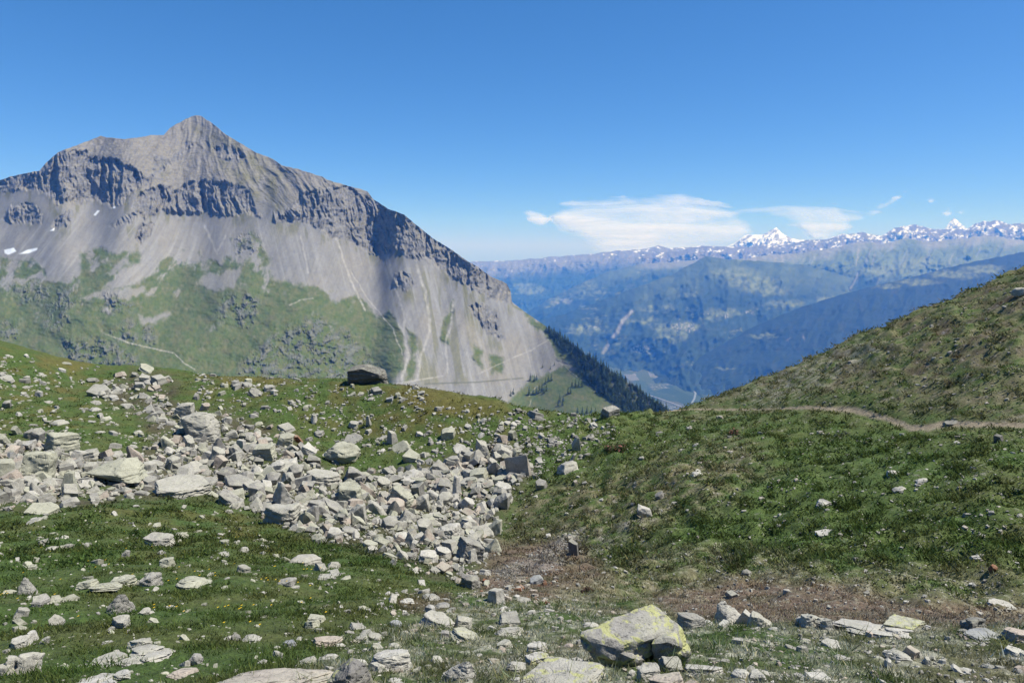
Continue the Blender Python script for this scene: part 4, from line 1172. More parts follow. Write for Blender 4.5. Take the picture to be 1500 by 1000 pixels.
 (662,677,695,729,'upright','white',.1,'narrow white slab stood on end among boulders','the narrow white slab',None),
 (610,638,758,787,'block','pale',.1,'','',None),
 (641,675,765,790,'block','white',.15,'white-topped block above the cracked grey boulder','the white-topped block',.07),
 (670,695,726,750,'slab','white',.1,'','',None),
 (676,716,687,702,'slab','pale',.1,'long pale slab bridging smaller stones','the bridging slab',None),
 (744,759,629,647,'block','green',.3,'','',None),
 (593,611,731,747,'block','pink',.1,'pinkish block in front of the flat-topped boulder','',None),
 (723,750,704,725,'slab','white',.1,'','',None),
 (784,804,700,718,'block','grey',.2,'','',None),
 (770,797,601,617,'block','grey',.2,'jumbled grey block on the low part of the crest','the crest block',None),
 (714,728,669,689,'block','pale',.2,'','',None),
 (676,687,676,687,'block','pink',.0,'','',None),
 (879,908,594,614,'block','grey',.3,'solitary shadowed boulder on the grassy saddle','the saddle boulder',.06),
 (815,848,674,695,'flat','pale',.2,'bright flat slab bedded in the saddle slope','the bedded slab',None),
 (837,852,640,662,'wedge','pale',.1,'','',None),
 (834,844,662,677,'block','pale',.1,'','',None),
 (933,956,738,760,'wedge','white',.1,'white wedge stone on the mossy trail slope','the white slope wedge',None),
 (959,976,718,732,'slab','grey',.1,'','',None),
 (203,226,533,546,'slab','green',.3,'slab at the crest where the boulder field begins','the crest slab',None),
 (203,222,546,563,'block','pale',.2,'','',None),
 (220,246,548,566,'block','pale',.3,'','',None),
 (292,308,589,602,'block','pink',.1,'','',None),
 (454,466,606,622,'upright','white',.1,'white upright stone alone on the turf bank','the white upright stone',None),
 (459,476,630,641,'block','grey',.1,'','',None),
 (502,532,642,652,'slab','grey',.1,'','',None),
 (338,370,556,572,'outcrop','grey',.2,'small grey outcrop breaking the heathy bank','the bank outcrop',None),
 (362,384,569,583,'block','dark',.1,'','',None),
 (386,404,563,574,'slab','pale',.2,'','',None),
 (543,562,566,580,'block','grey',.2,'grey rock on the slope below the crest capstone','',None),
 (565,577,580,591,'block','blue',.2,'','',None),
 (510,526,616,628,'block','pale',.1,'','',None),
 (536,546,608,626,'upright','pale',.1,'','',None),
 (372,386,617,625,'flat','green',.2,'','',None),
 (324,340,610,621,'block','pale',.2,'','',None),
 (72,102,614,625,'flat','pale',.3,'','',None),
 (34,62,628,645,'block','grey',.2,'','',None),
 (-6,16,634,655,'block','green',.3,'','',None),
 (16,34,622,638,'slab','green',.3,'','',None),
 (2,18,586,600,'block','grey',.2,'','',None),
 (-5,22,549,560,'slab','pale',.3,'','',None),
 (112,150,656,676,'slab','pale',.2,'','',None),
 (1195,1220,730,741,'flat','white',.2,'white flat stone in the lush hollow','the lush hollow stone',None),
 (1305,1328,712,722,'flat','white',.2,'','',None),
 (1455,1472,635,649,'block','dark',.1,'dark stone beneath the trail at the hill edge','the dark trail stone',None),
 (1380,1404,615,625,'slab','dark',.1,'dark slabs forming a step in the trail','the trail step slab',None),
 (1297,1317,688,698,'flat','white',.1,'','',None),
 (1193,1224,776,788,'slab','white',.1,'','',None),
 (1418,1438,811,824,'block','white',.1,'','',None),
 (1446,1462,826,840,'block','rust',.0,'dark reddish stone in turf above the lip','the reddish stone',None),
 (1062,1082,864,878,'block','grey',.1,'grey stone on brown soil behind the whitish pyramid','',None),
 (1086,1102,833,843,'flat','dark',.1,'','',None),
 (1481,1506,421,437,'round','pale',.1,'pale rounded stone high on the dry hill','the high hill stone',None),
 (1340,1360,700,708,'flat','white',.1,'','',None),
 (1010,1030,690,700,'flat','white',.1,'','',None),
 (776,798,842,856,'block','blue',.1,'bluish stone at the end of the brown hollow','the bluish hollow stone',None),
]
for h_ in HERO:
    put_rock(h_[0], h_[1], h_[2], h_[3], h_[4], h_[5], h_[6], h_[7], h_[8], h_[9], yaw=(0.0 if h_[4] in HULLS else (-.75 if h_[4] == 'plank' else None)))

# ---- the many others: scattered by region, the largest as single rocks, the rest as rubble
ZONES = [  # polygon, how many, px range, exponent, shapes, tints, lichen, where
 (TALUS, 5000, 4.0, 30, 1.85, ('block', 'block', 'wedge', 'slab', 'slab', 'pyramid', 'wedge', 'block'), ('pale', 'pale', 'green', 'green', 'grey', 'white', 'pink', 'grey'), .22),
 ([(270,548),(430,556),(560,565),(745,600),(745,645),(620,668),(490,682),(420,610),(290,600)], 900, 2.5, 15, 2.3, ('block', 'slab', 'flat', 'wedge'), ('pale', 'grey', 'green', 'white'), .2),
 ([(735,600),(880,606),(905,625),(860,665),(790,700),(735,690),(715,645)], 620, 2.5, 14, 2.1, ('block', 'slab', 'wedge', 'flat'), ('pale', 'grey', 'white', 'dark'), .2),
 ([(-260,500),(60,525),(190,548),(190,610),(230,660),(130,662),(0,650),(-260,650)], 800, 3.5, 22, 2.2, ('flat', 'flat', 'slab', 'block'), ('pale', 'green', 'white'), .25),
 ([(-260,755),(180,738),(350,750),(480,800),(640,858),(560,930),(430,1000),(-260,1010)], 1250, 3.0, 24, 2.2, ('flat', 'flat', 'slab', 'wedge'), ('pale', 'green', 'white', 'green'), .35),
 ([(560,865),(720,860),(880,880),(1000,912),(1760,905),(1760,1010),(430,1010)], 3600, 2.6, 30, 2.4, ('flat', 'flat', 'slab', 'block'), ('white', 'pale', 'white', 'grey', 'pink'), .25),
 ([(720,690),(850,640),(1050,605),(1330,630),(1760,640),(1760,900),(1000,905),(840,870),(740,780)], 2600, 2.0, 15, 2.5, ('flat', 'flat', 'slab', 'block'), ('white', 'pale', 'grey', 'tan'), .1),
 ([(1000,598),(1260,490),(1510,392),(1760,610),(1330,612),(1200,592)], 700, 1.6, 9, 2.5, ('flat', 'slab', 'block'), ('pale', 'grey', 'tan'), .1),
 ([(712,840),(780,812),(848,772),(860,790),(800,838),(735,862)], 650, 1.8, 7, 2.4, ('flat', 'block'), ('grey', 'blue', 'grey'), .0),
 ([(690,850),(800,846),(845,866),(780,884),(700,876)], 110, 4, 16, 2.0, ('block', 'slab', 'block'), ('pink', 'pale', 'rust', 'tan', 'grey'), .1),
 ([(990,845),(1200,830),(1760,860),(1760,915),(1000,912)], 600, 2, 11, 2.5, ('flat', 'block'), ('tan', 'pale', 'grey'), .1),
]
cand = []
for zi, (poly, n, s0, s1, ex, kinds, tints, lich) in enumerate(ZONES):
    rg = np.random.default_rng(500 + zi)
    P_ = np.array(poly, float)
    u = rg.uniform(P_[:, 0].min(), P_[:, 0].max(), n * 4); v = rg.uniform(P_[:, 1].min(), P_[:, 1].max(), n * 4)
    sd_ = poly_sd(poly, u + 14 * perlin(u / 30, v / 20, 77), v + 10 * perlin(u / 30 + 9, v / 20, 78))
    keep = sd_ > 0
    if zi > 0:
        keep &= rg.random(len(u)) < smooth(-.45, .45, fbm(u / 45, v / 22, 3, 600 + zi)) * .9 + .1
    else:
        keep &= rg.random(len(u)) < .35 + .65 * smooth(0, 26, sd_)
        thin = smooth(640, 560, v) * smooth(330, 230, u)
        keep &= rg.random(len(u)) < 1 - .45 * thin
    u, v = u[keep][:n], v[keep][:n]
    a = rg.random(len(u)); s = (s0 ** (1 - ex) + a * (s1 ** (1 - ex) - s0 ** (1 - ex))) ** (1 / (1 - ex))
    if zi == 0: s = s * np.interp(v, [550, 620, 700, 800], [.62, .8, 1.0, 1.0])
    for i in range(len(u)):
        cand.append((s[i], u[i], v[i], kinds[int(rg.integers(len(kinds)))], tints[int(rg.integers(len(tints)))], max(0, lich + rg.uniform(-.2, .25)), zi, rg.random()))
cand.sort(key=lambda c: -c[0])
N_SINGLE = 298 - len(ROCKS)
hero_uv = np.array([(r['u'], r['v'], math.sqrt(r['px'])) for r in ROCKS])
rub = []
for s, u, v, kind, tint, lich, zi, rnd in cand:
    close = np.min(np.hypot(hero_uv[:, 0] - u, (hero_uv[:, 1] - .3 * hero_uv[:, 2] - v) * 1.3) - .5 * hero_uv[:, 2])
    if N_SINGLE > 0 and s > 8 and close > 2 and -8 < u < 1508 and v < 1004:
        asp = {'flat': .34, 'slab': .5, 'upright': 1.05, 'plank': .4}.get(kind, .8) * (.8 + .4 * rnd)
        if put_rock(u - s / 2, u + s / 2, v - s * asp, v, kind, tint, lich, seed=int(rnd * 9999)) is not None:
            N_SINGLE -= 1
            hero_uv = np.vstack([hero_uv, (u, v, s)])
            continue
    rub.append((s, u, v, kind, tint, lich, zi, rnd))
TEMPL = {k: [] for k in LIBR}
for k in TEMPL:
    for i in range(6):
        me = rock_mesh('t', k, 4000 + 17 * i + 5 * len(k), .42, .9, mat=None)
        n_ = len(me.vertices); c_ = np.empty(n_ * 3); me.vertices.foreach_get('co', c_)
        f_ = np.empty(len(me.polygons) * 3, int); me.polygons.foreach_get('vertices', f_)
        TEMPL[k].append((c_.reshape(-1, 3), f_.reshape(-1, 3)))
        bpy.data.meshes.remove(me)
ru = np.array([r[1] for r in rub]); rv = np.array([r[2] for r in rub]); rs = np.array([r[0] for r in rub])
hx, hy, hz_ = hit(ru, rv)
ok = ~np.isnan(hy)
rn = normal_at(np.nan_to_num(hx), np.nan_to_num(hy))
VC, FC, CC, off = [], [], [], 0
rg = np.random.default_rng(99)
for i in np.nonzero(ok)[0]:
    s, u, v, kind, tint, lich, zi, rnd = rub[i]
    c_, f_ = TEMPL[kind][int(rnd * 6) % 6]
    f = hy[i] * CP - hz_[i] * SP
    w = s * f / 1000
    hh_ = {'flat': .22, 'slab': .34, 'upright': .8}.get(kind, .5) * rg.uniform(.75, 1.3)
    q_ = Quaternion((1, 0, 0), .16 if zi == 0 else .05) @ orient(rn[i], .6, rg.uniform(0, 6.28)) @ Quaternion((1, 0, 0), rg.normal() * (.38 if zi == 0 else .14)) @ Quaternion((0, 1, 0), rg.normal() * (.32 if zi == 0 else .12))
    m = np.array(q_.to_matrix())
    p = (c_ * np.array([w, w * rg.uniform(.55, .95), w * hh_])) @ m.T + np.array([hx[i], hy[i], hz_[i] + w * hh_ * (.22 + (.16 * rnd if zi == 0 else 0))])
    VC.append(p); FC.append(f_ + off); off += len(p)
    t_ = np.array(TINT[tint]) * rg.uniform(.56, .96)
    CC.append(np.tile(np.append(t_, lich), (len(p), 1)))
me = mesh_np('rubble', np.concatenate(VC), np.concatenate(FC), RUBBLE_M, smooth_shade=False)
a = me.color_attributes.new('Col', 'FLOAT_COLOR', 'POINT'); a.data.foreach_set('color', np.concatenate(CC).astype(np.float32).ravel())
tag(link('rubble', me), 'small broken stones filling the boulder field and strewn on the turf', kind='stuff')

# ---- labels for the rocks that have none: counted off from the named rock beside them
LAND = [r for r in ROCKS if r['land']]
ORD = ['first', 'second', 'third', 'fourth', 'fifth', 'sixth', 'seventh', 'eighth', 'ninth', 'tenth', 'eleventh', 'twelfth', 'thirteenth', 'fourteenth', 'fifteenth']
WORDT = {'grey': 'grey', 'pale': 'pale', 'green': 'lichen-green', 'dark': 'dark', 'pink': 'pinkish', 'rust': 'rusty', 'white': 'whitish', 'blue': 'bluish', 'tan': 'tan'}
fam = {}
for r in ROCKS:
    if r['lab']:
        r['o']['label'] = r['lab']; continue
    b = min(LAND, key=lambda q_: (q_['u'] - r['u']) ** 2 + (1.5 * (q_['v'] - r['v'])) ** 2)
    du, dv_ = r['u'] - b['u'], 1.5 * (r['v'] - b['v'])
    way = ('towards the trail slope' if du > 0 else 'away from the trail slope') if abs(du) > abs(dv_) else ('towards the viewer' if dv_ > 0 else 'towards the skyline')
    fam.setdefault((WORDT[r['tint']], NOUN[r['kind']], b['land'], way), []).append((math.hypot(du, dv_), r))
for (t_, n_, l_, w_), m in fam.items():
    m.sort(key=lambda q_: q_[0])
    for k, (_, r) in enumerate(m):
        r['o']['label'] = f"{t_} {n_} {w_.replace('towards', 'from ' + l_ + ' towards', 1) if w_.startswith('towards') else 'from ' + l_ + ' ' + w_}" if len(m) == 1 else f"{ORD[k]} {t_} {n_} counted from {l_} {w_}"
for r in ROCKS:
    u, v = r['u'], r['v']
    inside = poly_sd(TALUS, np.array([u]), np.array([v]))[0] > -6
    r['o']['group'] = 'boulders of the boulder field' if inside else ('stones in the meadow' if v > 740 and u < 560 else ('stones of the pale stony lip' if v > 870 else ('stones on the trail slope' if u > 760 else 'stones on the turf bank and left slope'.replace('left', 'side'))))
print('rocks', len(ROCKS), 'rubble', len(rub))
# ================================================================ turf, heath, flowers
pm = NT('turf_blades')
pm.b.inputs['Roughness'].default_value = .8; pm.b.inputs['Specular IOR Level'].default_value = .1
pm.base(pm.n('ShaderNodeAttribute', attribute_name='Col').outputs['Color'])
tl = pm.n('ShaderNodeBsdfTranslucent'); pm.l(pm.n('ShaderNodeAttribute', attribute_name='Col').outputs['Color'], tl.inputs['Color'])
ms = pm.n('ShaderNodeMixShader', i_0=.35)
pm.l(pm.b.outputs[0], ms.inputs[1]); pm.l(tl.outputs[0], ms.inputs[2])
pm.l(ms.outputs[0], pm.t.nodes['Material Output'].inputs['Surface'])


def scatter(n, seed, r0, r1, azm=52):
    rg = np.random.default_rng(seed)
    a = rg.uniform(-R(azm), R(azm), n); r = np.exp(rg.uniform(math.log(r0), math.log(r1), n))
    x = r * np.sin(a); y = r * np.cos(a)
    return rg, x, y, ground(x, y), r


def blades(name, label, n, seed, r0, r1, nb, hgt, wid, spread, cov, tone, drop=None):
    rg, x, y, z, r = scatter(n, seed, r0, r1)
    col, tal, trail = ground_colour(x, y, z)
    cl = fbm(x / .8, y / .8, 3, 300 + seed)
    keep = (rg.random(n) < cov(x, y, r, cl)) & (trail < .2) & (rg.random(n) > .75 * tal)
    if drop is not None: keep &= drop(x, y, z, col, rg)
    x, y, z, r, col, cl = x[keep], y[keep], z[keep], r[keep], col[keep], cl[keep]
    m = len(x)
    X = np.repeat(x, nb); Y = np.repeat(y, nb); Z = np.repeat(z, nb); RR_ = np.repeat(r, nb)
    k = m * nb
    h = np.repeat(hgt(r, cl, rg), nb) * rg.uniform(.55, 1.25, k); w = wid(RR_) * rg.uniform(.7, 1.4, k); sp_ = spread(RR_)
    px = X + rg.normal(size=k) * sp_; py = Y + rg.normal(size=k) * sp_
    a = rg.uniform(0, 2 * np.pi, k); lean = rg.uniform(.5, 1.7, k) * h; la = rg.uniform(0, 2 * np.pi, k)
    b0 = np.stack([px - np.cos(a) * w, py - np.sin(a) * w, Z - .02], -1)
    b1 = np.stack([px + np.cos(a) * w, py + np.sin(a) * w, Z - .02], -1)
    tp = np.stack([px + np.cos(la) * lean, py + np.sin(la) * lean, Z + h], -1)
    C = np.repeat(col, nb, 0) * tone(rg, k)[:, None]
    hue = rg.normal(size=k) * .10
    C = C * np.stack([1 + hue, 1 + .3 * hue, 1 - hue], -1)
    co = np.stack([b0, b1, tp], 1).reshape(-1, 3)
    CC_ = np.repeat(np.clip(C, .008, .7), 3, 0)
    f = np.arange(k * 3).reshape(-1, 3)
    o = link(name, mesh_np(name, co, f, pm.m, CC_, smooth_shade=False))
    return tag(o, label, kind='stuff')


_green = lambda x, y, z, c, rg: rg.random(len(x)) < np.clip(1.35 - 1.4 * (c[:, 0] / (c[:, 1] + 1e-6) - .55), .04, 1)
blades('grass', 'short alpine grass and sedge tufts', 240000, 21, 3.6, 26, 5,
       lambda r, cl, rg: np.clip(.020 + .032 * cl, .010, .06) * rg.choice([1, 1, 1, 1, 1.9], len(r)), lambda r: np.maximum(.004, .0008 * r), lambda r: .03 + .003 * r,
       lambda x, y, r, cl: np.clip(.22 + 1.4 * cl, .02, .9) * np.where((r < 12) & (x > -.12 * r), .45, 1), lambda rg, k: rg.uniform(.65, 1.8, k), _green)
blades('heath', 'low dwarf heath and grass tussocks', 190000, 22, 17, 74, 5,
       lambda r, cl, rg: np.clip(.035 + .08 * cl, .015, .16), lambda r: .008 + .0008 * r, lambda r: .07 + .0026 * r,
       lambda x, y, r, cl: np.clip(.28 + 1.4 * cl, .02, 1), lambda rg, k: rg.uniform(.5, 1.75, k), _green)
# dwarf shrubs: darker cushions on the trail slope
blades('dwarf_shrubs', 'dark dwarf juniper and bilberry cushions', 45000, 23, 20, 62, 9,
       lambda r, cl, rg: np.clip(.10 + .22 * cl, .05, .34), lambda r: .012 + .0009 * r, lambda r: .09 + .003 * r,
       lambda x, y, r, cl: np.where(project(x, y, ground(x, y))[0] > 760, .95 * smooth(.0, .22, cl), .4 * smooth(.2, .34, cl)), lambda rg, k: rg.uniform(.4, 1.25, k), _green)

blades('grass', 'taller leafy tufts among the stones', 760, 24, 4.4, 17, 16,
       lambda r, cl, rg: rg.uniform(.06, .15, len(r)), lambda r: np.maximum(.0045, .0008 * r), lambda r: .045 + 0 * r,
       lambda x, y, r, cl: np.where(project(x, y, ground(x, y))[0] > 560, .6, .35), lambda rg, k: rg.uniform(.9, 2.0, k), lambda x, y, z, c, rg: c[:, 0] < .2)
blades('lichen_cushions', 'pale reindeer lichen and dead stems', 76000, 25, 4.0, 24, 6,
       lambda r, cl, rg: rg.uniform(.012, .04, len(r)), lambda r: np.maximum(.005, .0009 * r), lambda r: .03 + .002 * r,
       lambda x, y, r, cl: np.clip(.5 + cl, .1, 1), lambda rg, k: rg.uniform(.9, 1.6, k), lambda x, y, z, c, rg: (c[:, 0] > .13) & (c[:, 0] / c[:, 1] < 1.35))

# yellow flowers of the meadow
rg, x, y, z, r = scatter(9000, 31, 6, 30)
u, v = project(x, y, z)
k = (poly_sd([(-50,760),(300,770),(470,830),(500,900),(330,930),(-50,930)], u, v) > 0) & (fbm(x / 1.4, y / 1.4, 3, 33) > .16) & (rg.random(len(x)) < .35)
x, y, z, r = x[k], y[k], z[k], r[k]; n = len(x)
w = .012 + .0006 * r
a = rg.uniform(0, 6.28, n); h = rg.uniform(.05, .12, n)
qd = [np.stack([x + np.cos(a + i * np.pi / 2) * w, y + np.sin(a + i * np.pi / 2) * w, z + h + .3 * w * np.cos(a + i * np.pi / 2)], -1) for i in range(4)]
fm = NT('yellow_petals'); fm.b.inputs['Base Color'].default_value = (.62, .42, .02, 1)
tag(link('flowers', mesh_np('flowers', np.stack(qd, 1).reshape(-1, 3), np.arange(4 * n).reshape(-1, 4), fm.m, smooth_shade=False)), 'tiny yellow meadow flowers', kind='stuff')

# flowering alpenrose bushes
LEAF = NT('bush_leaves'); LEAF.b.inputs['Roughness'].default_value = .7
LEAF.base(LEAF.n('ShaderNodeAttribute', attribute_name='Col').outputs['Color'])


def leafy(name, cx, cy, cz, w, h, n, leaf, cols, seed):
    rg = np.random.default_rng(seed)
    th = rg.uniform(0, 6.28, n); q_ = rg.uniform(0, 1, n); rr_ = np.sqrt(rg.uniform(.15, 1, n)) * (1 + .25 * np.sin(th * 3 + seed))
    ph = np.arccos(q_)
    px = .5 * w * rr_ * np.sin(ph) * np.cos(th); py = .4 * w * rr_ * np.sin(ph) * np.sin(th); pz = h * rr_ * np.cos(ph)
    d1 = rg.normal(size=(n, 3)); d1 /= np.linalg.norm(d1, axis=1)[:, None]; d2 = rg.normal(size=(n, 3)); d2 /= np.linalg.norm(d2, axis=1)[:, None]
    P_ = np.stack([px, py, pz], -1)
    co = np.stack([P_ - d1 * leaf, P_ + d1 * leaf, P_ + d2 * leaf * 1.3], 1).reshape(-1, 3)
    c = np.array(cols)[rg.integers(0, len(cols), n)] * rg.uniform(.7, 1.25, (n, 1))
    return mesh_np(name, co, np.arange(3 * n).reshape(-1, 3), LEAF.m, np.repeat(c, 3, 0), smooth_shade=False)


BROWN = NT('woody_stem'); BROWN.b.inputs['Base Color'].default_value = (.09, .06, .04, 1)


def stems(name, w, h, seed):
    rg = np.random.default_rng(seed); co, f = [], []
    for i in range(6):
        a = rg.uniform(0, 6.28); e_ = np.array([.35 * w * math.cos(a), .3 * w * math.sin(a), h * .8])
        for j in range(3):
            b = j * 2.094; co.append((.012 * math.cos(b), .012 * math.sin(b), -.05))
        co.append(tuple(e_)); k = 4 * i
        f += [(k, k + 1, k + 3), (k + 1, k + 2, k + 3), (k + 2, k, k + 3)]
    return mesh_np(name, co, f, BROWN.m)


for i, (u_, v_, wpx, lab) in enumerate([(893, 660, 16, 'smaller pink-flowered alpenrose bush on the saddle, beside a larger one'), (909, 660, 20, 'larger pink-flowered alpenrose bush on the grassy saddle'), (1075, 637, 17, 'reddish alpenrose bush alone below the trail'), (861, 868, 22, 'low brown dead cushion plant on the pale lip soil')]):
    hx, hy, hz_ = (float(t[0]) for t in hit(u_, v_)); f_ = hy * CP - hz_ * SP; w = wpx * f_ / 1000
    dead = 'dead' in lab
    cols = [(.10, .065, .045), (.07, .05, .035)] if dead else [(.05, .09, .03), (.06, .10, .03), (.05, .08, .03), (.33, .13, .11), (.26, .10, .09)]
    o = bpy.data.objects.new('cushion_plant' if dead else 'alpenrose_bush', None); COL.objects.link(o); o.location = (hx, hy, hz_)
    tag(o, lab, 'plant' if dead else 'bush')
    for nm, me in (('foliage', leafy('foliage', 0, 0, 0, w, w * (.3 if dead else .5), 420, .022 + .0009 * hy, cols, i)), ('stem', stems('stem', w, w * .4, i))):
        p_ = link(nm, me); p_.parent = o

# ================================================================ conifers
CON = NT('conifer_needles'); CON.b.inputs['Roughness'].default_value = .8
CON.base(CON.n('ShaderNodeAttribute', attribute_name='Col').outputs['Color'])


def conifer(seed, h=1.0):
    """crown of drooping branch triangles round a tapered trunk, height 1"""
    rg = np.random.default_rng(seed); co, f, c = [], [], []

    def tri(a, b, d, col):
        k = len(co); co.extend([a, b, d]); c.extend([col] * 3); f.append((k, k + 1, k + 2))
    for i in range(5):
        a0, a1 = i * 1.2566, (i + 1) * 1.2566
        tri((.022 * math.cos(a0), .022 * math.sin(a0), -.06), (.022 * math.cos(a1), .022 * math.sin(a1), -.06), (0, 0, .9), (.06, .045, .035))
    lv = 11
    for l in range(lv):
        t = l / (lv - 1); z = .10 + .84 * t; rad = (.215 * (1 - t) ** .85 + .02) * rg.uniform(.85, 1.12)
        nb = int(9 - 5 * t)
        for j in range(nb):
            a = rg.uniform(0, 6.28); rj = rad * rg.uniform(.65, 1.15); s = .34 + .12 * rg.random()
            tip = (rj * math.cos(a), rj * math.sin(a), z - .05 * rg.uniform(.3, 1.5))
            col = tuple(np.array((.040, .066, .024)) * rg.uniform(.6, 1.7))
            tri((.25 * rj * math.cos(a + 1.9), .25 * rj * math.sin(a + 1.9), z + .05), (rj * .75 * math.cos(a - s), rj * .75 * math.sin(a - s), z - .045), tip, col)
            tri((.25 * rj * math.cos(a - 1.9), .25 * rj * math.sin(a - 1.9), z + .05), tip, (rj * .75 * math.cos(a + s), rj * .75 * math.sin(a + s), z - .045), col)
    tri((-.02, 0, .9), (.02, 0, .9), (0, 0, 1.02), (.02, .036, .014)); tri((0, -.02, .9), (0, .02, .9), (0, 0, 1.02), (.02, .036, .014))
    return np.array(co), np.array(f), np.array(c)


CONS = [conifer(700 + i) for i in range(5)]
CON_ME = [mesh_np('conifer', *cf[:2], CON.m, cf[2], smooth_shade=False) for cf in CONS]
KNOLL_TREES = [(777,557,10),(783,558,9),(786,556,8),(775,578,12),(781,577,10),(786,577,11),(790,575,12),(794,573,11),(797,576,10),(801,572,10),(803,559,10),(808,557,9),(799,562,9),(838,566,9),(843,566,11),(848,566,10),(853,566,9),(832,577,10),(836,576,9),(820,588,11),(825,588,9),(818,594,10),(824,594,9),(893,585,12),(898,584,13),(903,590,12),(752,577,9),(748,580,8),(846,604,9),(853,605,10),(860,605,11),(866,604,9),(872,606,9),(795,538,5),(812,535,5),(806,541,5)]
for i, (u_, v_, hp) in enumerate(KNOLL_TREES):
    x, y, z = (float(t) for t in on_mountain(np.array(float(u_)), np.array(float(v_))))
    o = link('conifer', CON_ME[i % 5]); h = hp * 1.15 * y / 1000
    o.location = (x, y, z); o.scale = (h * 1.1, h * 1.1, h); o.rotation_euler = (0, 0, i * 1.7)
    tag(o, 'small dark conifer in the loose clumps on the distant grassy knoll', 'tree', 'conifers scattered on the grassy knoll')
rg = np.random.default_rng(51)
u = rg.uniform(795, 985, 14000); v = rg.uniform(478, 616, 14000)
top_ = np.interp(u, SL[:, 0], SL[:, 1])
k = (poly_sd(forest_reg, u, v) > -1) & (v > top_ + .5) & (fbm(u / 11, v / 9, 3, 53) > -.14)
u, v = u[k][:2400], v[k][:2400]
uu_ = rg.uniform(803, 984, 170); u = np.append(u, uu_); v = np.append(v, np.interp(uu_, SL[:, 0], SL[:, 1]) + 1.0)
o_ = np.argsort(v); u, v = u[o_], v[o_]
x, y, z = on_mountain(u, v)
VC, FC, CC, off = [], [], [], 0
for i in range(len(u)):
    c_, f_, cc = CONS[int(rg.integers(5))]
    h = 4.2 * rg.lognormal(.32, .38) * y[i] / 1000; a = rg.uniform(0, 6.28)
    m = np.array([[math.cos(a), -math.sin(a), 0], [math.sin(a), math.cos(a), 0], [0, 0, 1]])
    VC.append((c_ * (h * 1.15, h * 1.15, h)) @ m.T + (x[i], y[i], z[i])); FC.append(f_ + off); off += len(c_); CC.append(cc * rg.uniform(.7, 1.3))
tag(link('forest', mesh_np('forest', np.concatenate(VC), np.concatenate(FC), CON.m, np.concatenate(CC), smooth_shade=False)), 'dark conifer wood clothing the steep distant ridge', kind='stuff')
# ================================================================ fair weather clouds beyond the ranges
def cloud_mat():
    m = bpy.data.materials.new('cloud_vapour'); m.use_nodes = True
    t = m.node_tree; t.nodes.clear()
    out = t.nodes.new('ShaderNodeOutputMaterial'); d = t.nodes.new('ShaderNodeBsdfDiffuse'); tr = t.nodes.new('ShaderNodeBsdfTransparent'); tl = t.nodes.new('ShaderNodeBsdfTranslucent')
    mx0 = t.nodes.new('ShaderNodeMixShader'); mx0.inputs[0].default_value = .35
    d.inputs['Color'].default_value = (.80, .80, .80, 1); tl.inputs['Color'].default_value = (.80, .80, .80, 1)
    mxs = t.nodes.new('ShaderNodeMixShader'); a = t.nodes.new('ShaderNodeAttribute'); a.attribute_name = 'thick'
    co = t.nodes.new('ShaderNodeTexCoord'); mp = t.nodes.new('ShaderNodeMapping'); mp.inputs['Scale'].default_value = (.00016, .00016, .0010)
    mp.inputs['Rotation'].default_value = (0, R(-9), 0)
    nz = t.nodes.new('ShaderNodeTexNoise'); nz.inputs['Scale'].default_value = 1.0; nz.inputs['Detail'].default_value = 8; nz.inputs['Roughness'].default_value = .58; nz.inputs['Distortion'].default_value = .5
    t.links.new(co.outputs['Object'], mp.inputs['Vector']); t.links.new(mp.outputs['Vector'], nz.inputs['Vector'])
    sub = t.nodes.new('ShaderNodeMath'); sub.operation = 'SUBTRACT'; sub.inputs[1].default_value = .5
    t.links.new(nz.outputs['Fac'], sub.inputs[0])
    ml = t.nodes.new('ShaderNodeMath'); ml.operation = 'MULTIPLY_ADD'; ml.inputs[1].default_value = 2.6
    t.links.new(sub.outputs[0], ml.inputs[0]); t.links.new(a.outputs['Fac'], ml.inputs[2])
    rp = t.nodes.new('ShaderNodeValToRGB'); rp.color_ramp.elements[0].position = .12; rp.color_ramp.elements[1].position = .95
    rp.color_ramp.elements[1].color = (.56, .56, .56, 1); rp.color_ramp.elements[0].color = (0, 0, 0, 1)
    t.links.new(ml.outputs[0], rp.inputs['Fac'])
    t.links.new(d.outputs[0], mx0.inputs[1]); t.links.new(tl.outputs[0], mx0.inputs[2])
    t.links.new(rp.outputs['Color'], mxs.inputs[0]); t.links.new(tr.outputs[0], mxs.inputs[1]); t.links.new(mx0.outputs[0], mxs.inputs[2])
    t.links.new(mxs.outputs[0], out.inputs['Surface'])
    return m


CLM = cloud_mat()


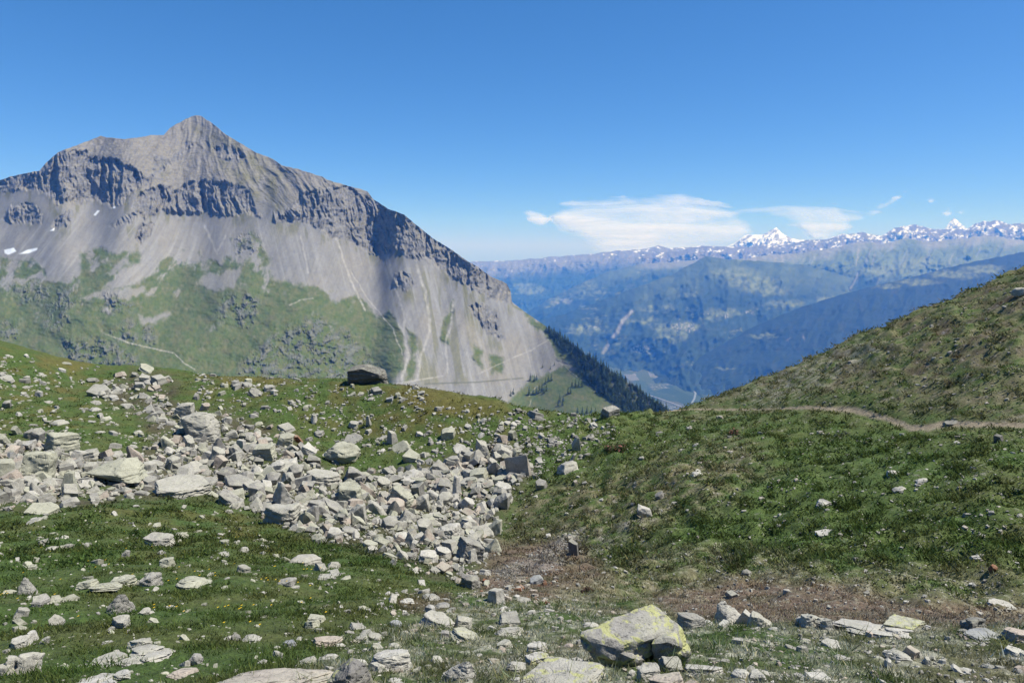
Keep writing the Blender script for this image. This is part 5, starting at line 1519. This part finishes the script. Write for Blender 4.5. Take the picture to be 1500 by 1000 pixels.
def cloud(outline, Y, lab, seed, soft=16.0, dens=.78, depth=1500):
    """a closed bank of vapour: outline swept round with real depth, thinning towards its rim"""
    P_ = np.array(outline, float)
    u0, u1, v0, v1 = P_[:, 0].min() - 8, P_[:, 0].max() + 8, P_[:, 1].min() - 8, P_[:, 1].max() + 8
    nu, nv = max(12, int((u1 - u0) / 2.2)), max(10, int((v1 - v0) / 1.6))
    U, V = np.meshgrid(np.linspace(u0, u1, nu), np.linspace(v0, v1, nv))
    sd_ = poly_sd(P_, U + 6 * fbm(U / 30, V / 14, 4, seed), V + 4 * fbm(U / 30 + 8, V / 14, 4, seed + 1))
    th = np.clip(sd_ / soft, 0, 1) ** .7
    bulge = depth * .5 * np.sqrt(np.clip(th, 0, 1)) * (1 + .3 * fbm(U / 24, V / 12, 3, seed + 3))
    Yv = Y + ((v0 + v1) / 2 - V) * 170.0        # the bank rises away from the viewer, its upper side to the sun
    fx, fy, fz = sight(U, V, Yv - bulge)
    bx, by, bz = sight(U, V, Yv + bulge + 30)
    n = nu * nv; f = grid_faces(nv, nu)
    co = np.concatenate([np.stack([fx, fy, fz], -1).reshape(-1, 3), np.stack([bx, by, bz], -1).reshape(-1, 3)])
    i = np.arange(n).reshape(nv, nu); rim = np.concatenate([i[0], i[1:, -1], i[-1, -2::-1], i[-2:0:-1, 0]])
    f = np.concatenate([f, f[:, ::-1] + n, np.stack([rim, np.roll(rim, -1), np.roll(rim, -1) + n, rim + n], -1)])
    thick = np.where(sd_ > -soft * .3, np.clip((sd_ + soft * .3) / soft, 0, 1) ** .8 * dens, -3.0).ravel()
    c0 = np.array([float(t) for t in sight((u0 + u1) / 2, (v0 + v1) / 2, Y)])
    o = link('cloud', mesh_np('cloud', co - c0, f, CLM, None, {'thick': np.concatenate([thick, thick])}))
    o.location = c0
    return tag(o, lab, 'cloud', 'fair weather clouds over the ranges')


cloud([(808,318),(822,300),(838,293),(880,294),(930,291),(962,287),(985,284),(996,283),(1008,292),(1030,296),(1060,303),(1085,312),(1100,330),(1098,350),(1060,362),(1000,372),(930,372),(880,368),(845,345),(818,330)], 36000, 'broad white smear of cloud above the snowy range', 801, 20, .66)
cloud([(1062,314),(1076,307),(1130,302),(1180,301),(1225,302),(1240,311),(1270,314),(1292,301),(1300,303),(1280,318),(1250,330),(1232,343),(1190,352),(1170,330),(1120,316)], 35000, 'long thin cloud with a trailing wisp at one end', 811, 12, .52)
cloud([(762,310),(778,307),(795,312),(808,322),(795,328),(778,324)], 34000, 'small puff of cloud beside the broad white smear', 821, 8, .72, 600)
cloud([(1352,290),(1362,287),(1374,292),(1362,296)], 36000, 'tiny faint cloud high above the rocky range', 831, 5, .28, 400)
cloud([(1380,310),(1389,303),(1397,312),(1388,317)], 36000, 'tiny round cloud just above the pointed snow pyramid', 841, 5, .33, 400)
cloud([(1400,310),(1410,305),(1420,309),(1408,314)], 36000, 'tiny flat cloud beside the pointed snow pyramid', 851, 5, .30, 400)
cloud([(1295,298),(1310,286),(1332,274),(1334,279),(1312,293)], 36000, 'faint wispy streak of cloud rising above the thin cloud', 861, 6, .28, 400)
